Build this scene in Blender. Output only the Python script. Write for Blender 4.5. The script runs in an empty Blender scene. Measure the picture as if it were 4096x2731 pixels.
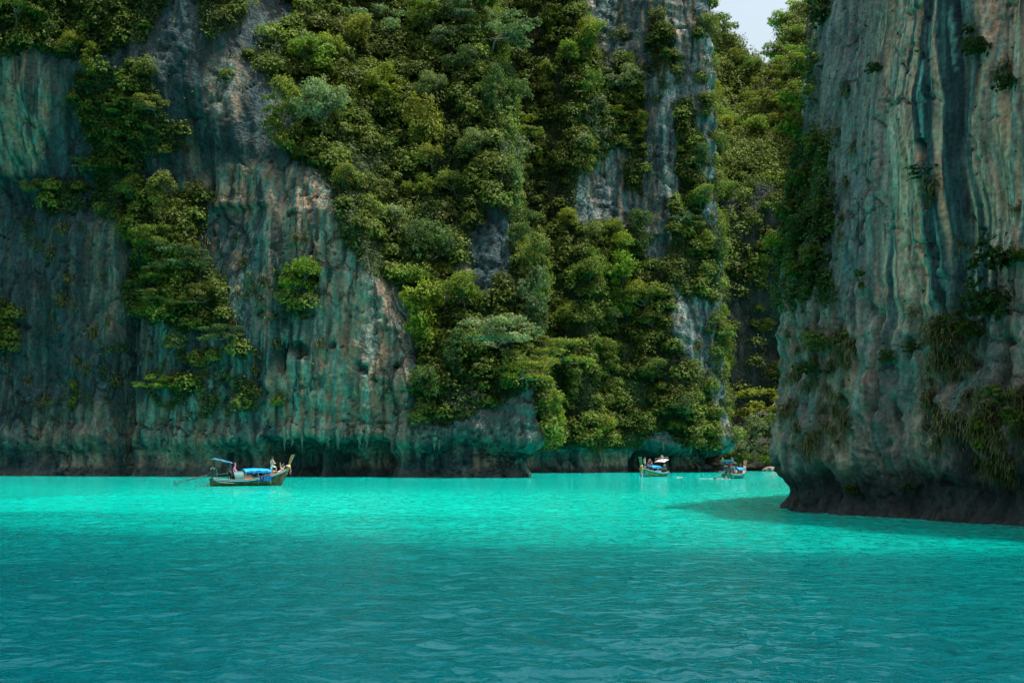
import bpy, bmesh, math, random
import numpy as np
from mathutils import Vector, Matrix, Quaternion

# ------------------------------------------------------------------ camera, sky, sun, exposure
SC = bpy.context.scene
COL = SC.collection
F = 1138.0            # focal length in 1024-pixel units
HZ = 459.3            # row of the horizon
CH = 2.2              # camera height above the water
cam_d = bpy.data.cameras.new('camera'); cam = bpy.data.objects.new('camera', cam_d); COL.objects.link(cam)
cam.location = (0, 0, CH); cam.rotation_euler = (math.radians(90), 0, 0)
cam_d.sensor_width = 36; cam_d.lens = 36*F/1024; cam_d.shift_y = (HZ-341)/1024
cam_d.clip_start = 0.1; cam_d.clip_end = 6000
SC.camera = cam

SUN_EL, SUN_AZ = 73.0, 84.0          # azimuth from +Y (ahead) towards +X (right)
el, az = math.radians(SUN_EL), math.radians(SUN_AZ)
to_sun = Vector((math.cos(el)*math.sin(az), math.cos(el)*math.cos(az), math.sin(el)))
w = bpy.data.worlds.new('World'); SC.world = w; w.use_nodes = True
nt = w.node_tree; nt.nodes.clear()
sky = nt.nodes.new('ShaderNodeTexSky'); sky.sky_type = 'NISHITA'; sky.sun_disc = False
sky.sun_elevation = el; sky.sun_rotation = az; sky.air_density = 1.0; sky.dust_density = 7.0; sky.ozone_density = 1.0
bg = nt.nodes.new('ShaderNodeBackground'); bg.inputs['Strength'].default_value = 0.15
wo = nt.nodes.new('ShaderNodeOutputWorld')
hsv = nt.nodes.new('ShaderNodeHueSaturation'); hsv.inputs['Hue'].default_value = 0.465; hsv.inputs['Saturation'].default_value = 0.68; hsv.inputs['Value'].default_value = 1.3
nt.links.new(sky.outputs[0], hsv.inputs['Color']); nt.links.new(hsv.outputs[0], bg.inputs[0]); nt.links.new(bg.outputs[0], wo.inputs[0])
sd = bpy.data.lights.new('sun', 'SUN'); sd.energy = 4.8; sd.angle = math.radians(0.53); sd.color = (1.0, 0.95, 0.86)
so = bpy.data.objects.new('sun', sd); COL.objects.link(so)
so.rotation_euler = to_sun.to_track_quat('Z', 'Y').to_euler(); so.location = (60, 80, 200)
SC.view_settings.view_transform = 'Standard'; SC.view_settings.look = 'None'
SC.view_settings.exposure = 0.36; SC.view_settings.gamma = 1.0; SC.view_settings.use_curve_mapping = False
SC.render.engine = 'CYCLES'
SC.cycles.use_denoising = True
SC.cycles.max_bounces = 6; SC.cycles.diffuse_bounces = 3; SC.cycles.glossy_bounces = 3
SC.cycles.transmission_bounces = 3; SC.cycles.sample_clamp_indirect = 4.0

rng = np.random.default_rng(7)
random.seed(7)

# ------------------------------------------------------------------ helpers
def perlin(x, y, seed=0):
    x = np.asarray(x, float); y = np.asarray(y, float)
    x, y = np.broadcast_arrays(x, y)
    xi = np.floor(x).astype(np.int64); yi = np.floor(y).astype(np.int64)
    xf = x-xi; yf = y-yi
    def g(ix, iy, dx, dy):
        h = (ix*374761393 + iy*668265263 + (seed+11)*974634777) & 0xffffffff
        h = ((h ^ (h >> 13))*1274126177) & 0xffffffff
        h = h ^ (h >> 16)
        a = (h & 0xffff)*(2*math.pi/65536)
        return np.cos(a)*dx + np.sin(a)*dy
    u = xf*xf*xf*(xf*(xf*6-15)+10); v = yf*yf*yf*(yf*(yf*6-15)+10)
    a = g(xi, yi, xf, yf); b = g(xi+1, yi, xf-1, yf)
    c = g(xi, yi+1, xf, yf-1); d = g(xi+1, yi+1, xf-1, yf-1)
    return 1.5*((a*(1-u)+b*u)*(1-v)+(c*(1-u)+d*u)*v)

def fbm(x, y, seed=0, octv=4, gain=0.5, lac=2.03):
    t = 0; a = 1.0; s = 0
    for i in range(octv):
        t = t + a*perlin(x, y, seed+i*17); s += a
        x = x*lac+3.7; y = y*lac+1.3; a *= gain
    return t/s

def ss(a, b, x):
    t = np.clip((x-a)/(b-a), 0, 1); return t*t*(3-2*t)

def inpoly(px, py, poly):
    px = np.asarray(px); py = np.asarray(py); ins = np.zeros(px.shape, bool)
    n = len(poly)
    for i in range(n):
        x1, y1 = poly[i]; x2, y2 = poly[(i+1) % n]
        if y1 == y2: continue
        c = ((y1 > py) != (y2 > py)) & (px < (x2-x1)*(py-y1)/(y2-y1)+x1)
        ins ^= c
    return ins

def np_mesh(name, V, Fc, smooth=True):
    me = bpy.data.meshes.new(name)
    V = np.ascontiguousarray(V, np.float32); Fc = np.ascontiguousarray(Fc, np.int32)
    k = Fc.shape[1]; n = Fc.shape[0]
    me.vertices.add(len(V)); me.vertices.foreach_set('co', V.ravel())
    me.loops.add(n*k); me.loops.foreach_set('vertex_index', Fc.ravel())
    me.polygons.add(n)
    me.polygons.foreach_set('loop_start', np.arange(0, n*k, k, dtype=np.int32))
    me.polygons.foreach_set('loop_total', np.full(n, k, np.int32))
    me.polygons.foreach_set('use_smooth', np.full(n, smooth, bool))
    me.update(calc_edges=True)
    return me

def set_col(me, rgb, name='Col'):
    a = me.color_attributes.new(name, 'FLOAT_COLOR', 'POINT')
    c = np.ones((len(me.vertices), 4), np.float32); c[:, :rgb.shape[1]] = rgb
    a.data.foreach_set('color', c.ravel())

def grid_faces(nu, nv):
    i = np.arange((nu-1)*(nv-1)); r = i//(nv-1); c = i % (nv-1)
    a = r*nv+c
    return np.stack([a, a+nv, a+nv+1, a+1], 1)

def link(name, me, mat=None, parent=None):
    o = bpy.data.objects.new(name, me); COL.objects.link(o)
    if mat is not None and me is not None:
        if len(me.materials) == 0: me.materials.append(mat)
    if parent is not None: o.parent = parent
    return o

def tag(o, label=None, cat=None, group=None, kind=None):
    if label: o['label'] = label
    if cat: o['category'] = cat
    if group: o['group'] = group
    if kind: o['kind'] = kind
    return o

def empty(name, loc, rz=0.0):
    o = bpy.data.objects.new(name, None); COL.objects.link(o)
    o.location = loc; o.rotation_euler = (0, 0, rz); o.empty_display_size = 0.3
    return o

# ------------------------------------------------------------------ materials
def new_mat(name):
    m = bpy.data.materials.new(name); m.use_nodes = True
    n = m.node_tree; n.nodes.clear()
    out = n.nodes.new('ShaderNodeOutputMaterial')
    return m, n, out

def N(n, t, **kw):
    x = n.nodes.new(t)
    for k, v in kw.items():
        if k in x.inputs: x.inputs[k].default_value = v
        else: setattr(x, k, v)
    return x

def simple(name, rgb, rough=0.6, vary=0.12, scale=6.0, metal=0.0, spec=0.4, bump=0.0, wave=None):
    m, n, out = new_mat(name)
    b = N(n, 'ShaderNodeBsdfPrincipled'); b.inputs['Roughness'].default_value = rough
    b.inputs['Metallic'].default_value = metal; b.inputs['Specular IOR Level'].default_value = spec
    tc = N(n, 'ShaderNodeTexCoord'); no = N(n, 'ShaderNodeTexNoise'); no.inputs['Scale'].default_value = scale
    no.inputs['Detail'].default_value = 4
    n.links.new(tc.outputs['Object'], no.inputs['Vector'])
    cr = N(n, 'ShaderNodeValToRGB')
    cr.color_ramp.elements[0].position = 0.3; cr.color_ramp.elements[1].position = 0.7
    cr.color_ramp.elements[0].color = tuple(max(0, c*(1-vary*1.6)) for c in rgb)+(1,)
    cr.color_ramp.elements[1].color = tuple(min(1, c*(1+vary)) for c in rgb)+(1,)
    n.links.new(no.outputs['Fac'], cr.inputs['Fac']); n.links.new(cr.outputs['Color'], b.inputs['Base Color'])
    if bump:
        bp = N(n, 'ShaderNodeBump'); bp.inputs['Strength'].default_value = bump
        n.links.new(no.outputs['Fac'], bp.inputs['Height']); n.links.new(bp.outputs[0], b.inputs['Normal'])
    n.links.new(b.outputs[0], out.inputs[0])
    return m

def rock_mat(name, fine, bump_d, sk=1.0, gate0=0.5, n2amp=0.35):
    m, n, out = new_mat(name)
    b = N(n, 'ShaderNodeBsdfPrincipled'); b.inputs['Roughness'].default_value = 0.85
    b.inputs['Specular IOR Level'].default_value = 0.28
    at = N(n, 'ShaderNodeAttribute', attribute_name='Col')
    tc = N(n, 'ShaderNodeTexCoord')
    mp = N(n, 'ShaderNodeMapping'); mp.inputs['Scale'].default_value = (fine, fine, fine*0.22)
    n.links.new(tc.outputs['Object'], mp.inputs['Vector'])
    n1 = N(n, 'ShaderNodeTexNoise'); n1.inputs['Scale'].default_value = 1.0; n1.inputs['Detail'].default_value = 7
    n1.inputs['Roughness'].default_value = 0.62
    n.links.new(mp.outputs[0], n1.inputs['Vector'])
    n2 = N(n, 'ShaderNodeTexNoise'); n2.inputs['Scale'].default_value = fine*2.2; n2.inputs['Detail'].default_value = 6
    n.links.new(tc.outputs['Object'], n2.inputs['Vector'])
    mr = N(n, 'ShaderNodeMapRange'); mr.inputs['From Min'].default_value = 0.28; mr.inputs['From Max'].default_value = 0.72
    mr.inputs['To Min'].default_value = 0.40; mr.inputs['To Max'].default_value = 1.55
    n.links.new(n1.outputs['Fac'], mr.inputs['Value'])
    mr2 = N(n, 'ShaderNodeMapRange'); mr2.inputs['From Min'].default_value = 0.3; mr2.inputs['From Max'].default_value = 0.7
    mr2.inputs['To Min'].default_value = 1-n2amp; mr2.inputs['To Max'].default_value = 1+n2amp
    n.links.new(n2.outputs['Fac'], mr2.inputs['Value'])
    mu = N(n, 'ShaderNodeMath', operation='MULTIPLY')
    n.links.new(mr.outputs[0], mu.inputs[0]); n.links.new(mr2.outputs[0], mu.inputs[1])
    vm = N(n, 'ShaderNodeVectorMath', operation='SCALE')
    # run-off streaks: pale tufa and dark algae, long in z
    def streak(k, off, lo, hi):
        mq = N(n, 'ShaderNodeMapping'); mq.inputs['Scale'].default_value = (fine*k, fine*k, fine*k*0.045); mq.inputs['Location'].default_value = (off, off*2, 0)
        n.links.new(tc.outputs['Object'], mq.inputs['Vector'])
        q = N(n, 'ShaderNodeTexNoise'); q.inputs['Scale'].default_value = 1.0; q.inputs['Detail'].default_value = 5; q.inputs['Distortion'].default_value = 0.4
        n.links.new(mq.outputs[0], q.inputs['Vector'])
        r = N(n, 'ShaderNodeMapRange', interpolation_type='SMOOTHSTEP'); r.inputs['From Min'].default_value = lo; r.inputs['From Max'].default_value = hi
        n.links.new(q.outputs['Fac'], r.inputs['Value'])
        g = N(n, 'ShaderNodeMath', operation='MULTIPLY'); n.links.new(r.outputs[0], g.inputs[0]); n.links.new(at.outputs['Alpha'], g.inputs[1])
        return g
    def mixin(col, g, rgb, k):
        rgb = tuple(v*sk for v in rgb); x = N(n, 'ShaderNodeMix', data_type='RGBA')
        gg = N(n, 'ShaderNodeMath', operation='MULTIPLY'); gg.inputs[1].default_value = k
        n.links.new(g.outputs[0], gg.inputs[0]); n.links.new(gg.outputs[0], x.inputs['Factor'])
        # colour sockets of the Mix node are the third pair
        n.links.new(col, x.inputs[6]); x.inputs[7].default_value = rgb+(1,)
        return x.outputs[2]
    colr = at.outputs['Color']
    colr = mixin(colr, streak(0.8, 3.1, 0.53, 0.63), (0.30, 0.40, 0.33), 0.75)
    colr = mixin(colr, streak(0.55, 9.7, 0.55, 0.66), (0.42, 0.31, 0.20), 0.8)
    colr = mixin(colr, streak(1.1, 17.3, 0.56, 0.64), (0.13, 0.45, 0.37), 0.7)
    colr = mixin(colr, streak(0.7, 27.3, 0.55, 0.62), (0.03, 0.065, 0.07), 0.85)
    n.links.new(colr, vm.inputs[0]); n.links.new(mu.outputs[0], vm.inputs['Scale'])
    n.links.new(vm.outputs[0], b.inputs['Base Color'])
    mv = N(n, 'ShaderNodeMapping'); mv.inputs['Scale'].default_value = (fine*0.42, fine*0.42, fine*0.24); mv.inputs['Rotation'].default_value = (0.0, 0.22, 0.0)
    nd = N(n, 'ShaderNodeVectorMath', operation='MULTIPLY_ADD'); nd.inputs[1].default_value = (1.1/fine, 1.1/fine, 1.1/fine)
    n.links.new(n2.outputs['Color'], nd.inputs[0]); n.links.new(tc.outputs['Object'], nd.inputs[2]); n.links.new(nd.outputs[0], mv.inputs['Vector'])
    vo = N(n, 'ShaderNodeTexVoronoi', feature='DISTANCE_TO_EDGE'); vo.inputs['Scale'].default_value = 1.0; n.links.new(mv.outputs[0], vo.inputs['Vector'])
    vr = N(n, 'ShaderNodeMapRange', interpolation_type='SMOOTHSTEP'); vr.inputs['From Min'].default_value = 0.0; vr.inputs['From Max'].default_value = 0.07
    n.links.new(vo.outputs['Distance'], vr.inputs['Value'])
    gate = N(n, 'ShaderNodeMapRange'); gate.inputs['From Min'].default_value = gate0; gate.inputs['From Max'].default_value = gate0+0.14
    gn = N(n, 'ShaderNodeTexNoise'); gn.inputs['Scale'].default_value = fine*0.12; n.links.new(tc.outputs['Object'], gn.inputs['Vector']); n.links.new(gn.outputs['Fac'], gate.inputs['Value'])
    gi = N(n, 'ShaderNodeMix', data_type='FLOAT'); n.links.new(gate.outputs[0], gi.inputs[0]); gi.inputs[2].default_value = 1.0; n.links.new(vr.outputs[0], gi.inputs[3])
    ad0 = N(n, 'ShaderNodeMath', operation='ADD'); n.links.new(n1.outputs['Fac'], ad0.inputs[0]); n.links.new(gi.outputs[0], ad0.inputs[1])
    ad = N(n, 'ShaderNodeMath', operation='ADD')
    n.links.new(ad0.outputs[0], ad.inputs[0]); n.links.new(n2.outputs['Fac'], ad.inputs[1])
    ck = N(n, 'ShaderNodeMapRange'); ck.inputs['To Min'].default_value = 0.42; ck.inputs['To Max'].default_value = 1.0; n.links.new(gi.outputs[0], ck.inputs['Value'])
    mu2 = N(n, 'ShaderNodeMath', operation='MULTIPLY'); n.links.new(mu.outputs[0], mu2.inputs[0]); n.links.new(ck.outputs[0], mu2.inputs[1]); n.links.new(mu2.outputs[0], vm.inputs['Scale'])
    bp = N(n, 'ShaderNodeBump'); bp.inputs['Strength'].default_value = 0.9; bp.inputs['Distance'].default_value = bump_d
    n.links.new(ad.outputs[0], bp.inputs['Height']); n.links.new(bp.outputs[0], b.inputs['Normal'])
    n.links.new(b.outputs[0], out.inputs[0])
    return m

def leaf_mat(name, use_attr=False, rgb=None, noise=0.6, trans=0.35):
    m, n, out = new_mat(name)
    tc = N(n, 'ShaderNodeTexCoord'); no = N(n, 'ShaderNodeTexNoise'); no.inputs['Scale'].default_value = noise
    no.inputs['Detail'].default_value = 3
    n.links.new(tc.outputs['Object'], no.inputs['Vector'])
    oi = N(n, 'ShaderNodeObjectInfo')
    hs = N(n, 'ShaderNodeHueSaturation')
    if rgb is None: n.links.new(oi.outputs['Color'], hs.inputs['Color'])
    else: hs.inputs['Color'].default_value = tuple(rgb)+(1,)
    mr = N(n, 'ShaderNodeMapRange'); mr.inputs['From Min'].default_value = 0.3; mr.inputs['From Max'].default_value = 0.7
    mr.inputs['To Min'].default_value = 0.55; mr.inputs['To Max'].default_value = 1.4
    n.links.new(no.outputs['Fac'], mr.inputs['Value'])
    lv = N(n, 'ShaderNodeMapRange'); lv.inputs['To Min'].default_value = 0.62; lv.inputs['To Max'].default_value = 1.45
    la = N(n, 'ShaderNodeAttribute', attribute_name='leafrnd'); n.links.new(la.outputs['Fac'], lv.inputs['Value'])
    lm = N(n, 'ShaderNodeMath', operation='MULTIPLY'); n.links.new(mr.outputs[0], lm.inputs[0]); n.links.new(lv.outputs[0], lm.inputs[1]); n.links.new(lm.outputs[0], hs.inputs['Value'])
    mh = N(n, 'ShaderNodeMapRange'); mh.inputs['To Min'].default_value = 0.485; mh.inputs['To Max'].default_value = 0.52
    at = N(n, 'ShaderNodeAttribute', attribute_name='leafrnd')
    n.links.new(at.outputs['Fac'], mh.inputs['Value']); n.links.new(mh.outputs[0], hs.inputs['Hue'])
    d = N(n, 'ShaderNodeBsdfPrincipled'); d.inputs['Roughness'].default_value = 0.6; d.inputs['Specular IOR Level'].default_value = 0.12
    t = N(n, 'ShaderNodeBsdfTranslucent'); mx = N(n, 'ShaderNodeMixShader'); mx.inputs[0].default_value = trans
    n.links.new(hs.outputs[0], d.inputs['Base Color'])
    tm = N(n, 'ShaderNodeVectorMath', operation='MULTIPLY'); tm.inputs[1].default_value = (1.25, 1.35, 0.6)
    n.links.new(hs.outputs[0], tm.inputs[0]); n.links.new(tm.outputs[0], t.inputs['Color'])
    n.links.new(d.outputs[0], mx.inputs[1]); n.links.new(t.outputs[0], mx.inputs[2]); n.links.new(mx.outputs[0], out.inputs[0])
    return m

M_ROCK = rock_mat('limestone_far', 0.9, 0.5, 0.48)
M_ROCKR = rock_mat('limestone_near', 2.6, 0.14, 1.0, 0.58, 0.32)
M_LEAF = leaf_mat('leaves')
M_BARK = simple('bark', (0.16, 0.14, 0.11), 0.9, 0.3, 3.0)
M_GRASS = simple('dry_grass', (0.105, 0.115, 0.030), 0.8, 0.5, 2.0)

# ------------------------------------------------------------------ water
def build_water():
    ys = [4.0]
    while ys[-1] < 95: ys.append(ys[-1]*1.0062+0.012)
    far = list(ys)
    while far[-1] < 1500: far.append(far[-1]*1.12)
    near = [3.0, 1.5, -1, -5, -15, -40, -120, -400]
    Y = np.array(near[::-1]+far)
    xs = list(np.arange(-30, 30.01, 0.145))
    o = [31, 33, 37, 44, 56, 80, 110, 170, 300, 600, 1200]
    X = np.array([-v for v in o[::-1]]+xs+o)
    XX, YY = np.meshgrid(X, Y, indexing='ij')
    wx = XX+0.35*fbm(XX*0.25, YY*0.25, 5, 2); wy = YY+0.35*fbm(XX*0.25+9, YY*0.25, 6, 2)
    def ridge(n): return 1-2*np.abs(n)
    h = 0.022*fbm(wx*0.20, wy*0.30, 1, 3) + 0.014*ridge(perlin(wx*0.55+0.12*wy, wy*0.80, 2)) \
      + 0.040*ridge(perlin(wx*1.15-0.2*wy, wy*1.7, 3)) + 0.034*ridge(perlin(wx*2.1+0.3*wy, wy*2.9, 4)) + 0.016*perlin(wx*3.2, wy*4.6, 14)
    calm = 0.75+0.45*fbm(XX*0.05, YY*0.05, 8, 2)
    fade = ss(30, 26, np.abs(XX))*ss(3.0, 5.0, YY)*ss(95, 60, YY)
    Z = h*calm*fade
    V = np.stack([XX, YY, Z], -1).reshape(-1, 3)
    me = np_mesh('water', V, grid_faces(len(X), len(Y)))
    m, n, out = new_mat('lagoon_water')
    b = N(n, 'ShaderNodeBsdfPrincipled'); b.inputs['Roughness'].default_value = 0.06
    b.inputs['IOR'].default_value = 1.30; b.inputs['Specular Tint'].default_value = (0.25, 0.85, 1.0, 1); b.inputs['Specular IOR Level'].default_value = 0.28
    geo = N(n, 'ShaderNodeNewGeometry')
    sep = N(n, 'ShaderNodeSeparateXYZ'); n.links.new(geo.outputs['Position'], sep.inputs[0])
    # depth of the sandy bed: shallow sand far out, deep water near; plus sandbank patches
    mp = N(n, 'ShaderNodeMapping'); mp.inputs['Scale'].default_value = (0.02, 0.05, 1)
    n.links.new(geo.outputs['Position'], mp.inputs['Vector'])
    no = N(n, 'ShaderNodeTexNoise'); no.inputs['Scale'].default_value = 1; no.inputs['Detail'].default_value = 3
    n.links.new(mp.outputs[0], no.inputs['Vector'])
    # edge distance: y + k*x + noise
    ma = N(n, 'ShaderNodeMath', operation='MULTIPLY_ADD'); ma.inputs[1].default_value = 30.0
    mx_ = N(n, 'ShaderNodeMath', operation='MULTIPLY_ADD'); mx_.inputs[1].default_value = 0.3; n.links.new(sep.outputs['X'], mx_.inputs[0]); n.links.new(sep.outputs['Y'], mx_.inputs[2])
    n.links.new(no.outputs['Fac'], ma.inputs[0]); n.links.new(mx_.outputs[0], ma.inputs[2])
    cr = N(n, 'ShaderNodeValToRGB')
    mr = N(n, 'ShaderNodeMapRange'); mr.inputs['From Min'].default_value = 20; mr.inputs['From Max'].default_value = 160
    n.links.new(ma.outputs[0], mr.inputs['Value'])
    e = cr.color_ramp.elements
    e[0].position = 0.0; e[0].color = (0.0, 0.050, 0.062, 1)
    e[1].position = 1.0; e[1].color = (0.0, 0.43, 0.37, 1)
    for p, c in ((0.08, (0.0, 0.060, 0.069)), (0.17, (0.0, 0.110, 0.110)), (0.29, (0.0, 0.40, 0.32)), (0.50, (0.0, 0.45, 0.36)), (0.7, (0.0, 0.37, 0.31))):
        x = e.new(p); x.color = c+(1,)
    n.links.new(mr.outputs[0], cr.inputs['Fac'])
    n.links.new(cr.outputs['Color'], b.inputs['Base Color'])
    b.subsurface_method = 'BURLEY'; b.inputs['Subsurface Weight'].default_value = 0.75; b.inputs['Subsurface Radius'].default_value = (0.3, 1.0, 1.0); b.inputs['Subsurface Scale'].default_value = 4.0
    # ripples
    def rip(sx, sy, sc, det):
        mpp = N(n, 'ShaderNodeMapping'); mpp.inputs['Scale'].default_value = (sx, sy, 1)
        n.links.new(geo.outputs['Position'], mpp.inputs['Vector'])
        q = N(n, 'ShaderNodeTexNoise'); q.inputs['Scale'].default_value = sc; q.inputs['Detail'].default_value = det
        q.inputs['Roughness'].default_value = 0.55
        n.links.new(mpp.outputs[0], q.inputs['Vector']); return q
    r1 = rip(1, 1.3, 4.2, 3); r2 = rip(0.45, 0.7, 1.0, 4)
    b1 = N(n, 'ShaderNodeBump'); b1.inputs['Strength'].default_value = 0.7; b1.inputs['Distance'].default_value = 0.06
    n.links.new(r1.outputs['Fac'], b1.inputs['Height'])
    b2 = N(n, 'ShaderNodeBump'); b2.inputs['Strength'].default_value = 0.6; b2.inputs['Distance'].default_value = 0.25
    n.links.new(r2.outputs['Fac'], b2.inputs['Height']); n.links.new(b1.outputs[0], b2.inputs['Normal'])
    n.links.new(b2.outputs[0], b.inputs['Normal'])
    n.links.new(b.outputs[0], out.inputs[0])
    o = link('water', me, m); tag(o, 'turquoise lagoon water with small wind ripples', None, None, 'structure')
    return o
build_water()

# ------------------------------------------------------------------ cliff walls
def chaikin(P, it=3):
    P = np.array(P, float)
    for _ in range(it):
        Q = [P[0]]
        for a, b in zip(P[:-1], P[1:]):
            Q.append(0.75*a+0.25*b); Q.append(0.25*a+0.75*b)
        Q.append(P[-1]); P = np.array(Q)
    return P

def resample(P, du):
    d = np.r_[0, np.cumsum(np.linalg.norm(np.diff(P, axis=0), axis=1))]
    u = np.arange(0, d[-1], du) if np.isscalar(du) else du(d[-1])
    X = np.interp(u, d, P[:, 0]); Y = np.interp(u, d, P[:, 1])
    return u, np.stack([X, Y], 1)

def smooth1(a, k):
    ker = np.hanning(2*k+3); ker /= ker.sum()
    pad = np.pad(a, (k+1, k+1), mode='edge')
    return np.convolve(pad, ker, mode='valid')

def photo_xy(P):
    """column and row (2352-wide) at which a world point of the place is seen in the photograph"""
    Y = np.maximum(P[..., 1], 1.0)
    return (512+F*P[..., 0]/Y)*2.2969, (HZ-F*(P[..., 2]-CH)/Y)*2.2969

class Wall: pass

def make_wall(name, path, du, zs, ks, dispf, colf, mat, label, zmaxf=None, top=None, tfrac=None):
    u, B = resample(chaikin(path), du)
    if top is not None:
        cp = chaikin(path); d_ = np.r_[0, np.cumsum(np.linalg.norm(np.diff(cp, axis=0), axis=1))]; ct = chaikin(top)
        TP = np.stack([np.interp(u, d_, ct[:, 0]), np.interp(u, d_, ct[:, 1])], 1)
    T = np.gradient(B, axis=0); T = np.stack([smooth1(T[:, 0], ks), smooth1(T[:, 1], ks)], 1)
    T /= np.linalg.norm(T, axis=1)[:, None]
    Nn = np.stack([T[:, 1], -T[:, 0]], 1)
    U, Z = np.meshgrid(u, zs, indexing='ij')
    if zmaxf is not None:
        zm = zmaxf(B)[:, None]; Z = np.where(Z > 0, Z*zm/zs[-1], Z)
    P0 = np.stack([np.broadcast_to(B[:, 0:1], U.shape), np.broadcast_to(B[:, 1:2], U.shape), Z], -1)
    D, dz = dispf(U, Z, P0, Nn)
    P = P0.copy()
    if top is not None:
        t_ = tfrac(U, Z, P0); P[..., 0] += t_*(TP-B)[:, 0:1]; P[..., 1] += t_*(TP-B)[:, 1:2]
    P[..., 0] += Nn[:, 0:1]*D; P[..., 1] += Nn[:, 1:2]*D; P[..., 2] += dz
    du_ = np.gradient(P, axis=0); dv_ = np.gradient(P, axis=1)
    nrm = np.cross(du_, dv_); nrm /= np.linalg.norm(nrm, axis=-1, keepdims=True)+1e-9
    C = colf(U, Z, P, D, nrm)
    me = np_mesh(name, P.reshape(-1, 3), grid_faces(*U.shape))
    set_col(me, C.reshape(-1, C.shape[-1]))
    o = link(name, me, mat); tag(o, label, None, None, 'structure')
    W = Wall(); W.P = P; W.N = nrm; W.U = U; W.Z = Z; W.out = Nn; W.o = o
    W.sx, W.sy = photo_xy(P)
    return W

def blob(x, y, cx, cy, rx, ry):
    return np.clip(1-((x-cx)/rx)**2-((y-cy)/ry)**2, 0, 1)

# vegetation of the great cliff (columns/rows of the 2352-wide photograph)
JUNGLE = [[(500, -80), (690, 20), (560, 130), (690, 250), (660, 345), (760, 430), (775, 530), (850, 630), (950, 660), (1030, 640), (1090, 540),
           (1130, 470), (1170, 520), (1180, 640), (1060, 690), (945, 700), (950, 800), (960, 900), (1010, 980), (1130, 940), (1210, 890),
           (1235, 980), (1260, 1050), (1360, 1065), (1430, 1045), (1530, 990), (1570, 1040), (1672, 1045), (1645, 940), (1600, 860), (1560, 800),
           (1530, 640), (1450, 550), (1320, 500), (1330, 400), (1440, 320), (1430, 200), (1345, 100), (1330, -80)]]
PATCH = [  # polygon, density
    ([(1340, 60), (1480, 90), (1580, 130), (1570, 190), (1520, 230), (1420, 250), (1360, 150)], 0.8),
    ([(1380, -80), (1540, -80), (1500, 60), (1400, 60)], 0.5),
    ([(1590, -80), (1660, -80), (1650, 260), (1670, 500), (1690, 900), (1690, 1050), (1640, 900), (1620, 500), (1600, 200)], 0.75),
    ([(1540, 460), (1600, 450), (1650, 620), (1640, 700), (1530, 640)], 0.9),
    ([(-80, -80), (450, -80), (330, 100), (170, 140), (80, 110), (-80, 160)], 1.0),
    ([(170, 165), (260, 150), (350, 160), (365, 250), (420, 290), (430, 350), (330, 360), (330, 470), (300, 530), (220, 490), (210, 330), (160, 240)], 1.0),
    ([(80, 430), (190, 420), (200, 480), (110, 500)], 0.9),
    ([(300, 450), (470, 440), (480, 520), (400, 580), (300, 560)], 1.0),
    ([(290, 590), (440, 560), (520, 640), (520, 760), (420, 760), (290, 720)], 0.9),
    ([(400, 800), (610, 800), (600, 940), (420, 960), (330, 900)], 0.82),
    ([(-80, 640), (40, 700), (40, 800), (-80, 800)], 0.9),
    ([(60, 880), (220, 870), (220, 950), (80, 950)], 0.4),
    ([(560, 620), (690, 620), (730, 740), (600, 730)], 0.82),
    ([(230, 790), (290, 790), (290, 880), (240, 880)], 0.7),
    ([(50, 500), (140, 520), (120, 600), (60, 590)], 0.4),
    ([(1430, 190), (1475, 170), (1490, 330), (1470, 440), (1440, 430)], 0.9), ([(1545, 230), (1590, 220), (1612, 400), (1590, 470), (1560, 440)], 0.9), ([(1490, 40), (1530, 30), (1545, 150), (1500, 160)], 0.9),
    ([(420, -80), (560, -80), (560, 60), (470, 90)], 0.9),
]
def veg_density(sx, sy):
    jx = sx+22*fbm(sx/70, sy/70, 61, 3); jy = sy+22*fbm(sx/70+5, sy/70, 62, 3)
    d = np.zeros(sx.shape)
    for p in JUNGLE: d = np.maximum(d, inpoly(jx, jy, p)*1.0)
    pn = fbm(sx/45, sy/45, 63, 3)
    for p, k in PATCH: d = np.maximum(d, inpoly(jx, jy, p)*(1.0 if k > 0.85 else k*ss(-0.12+0.25*(1-k), 0.12+0.25*(1-k), pn)))
    return d

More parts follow.
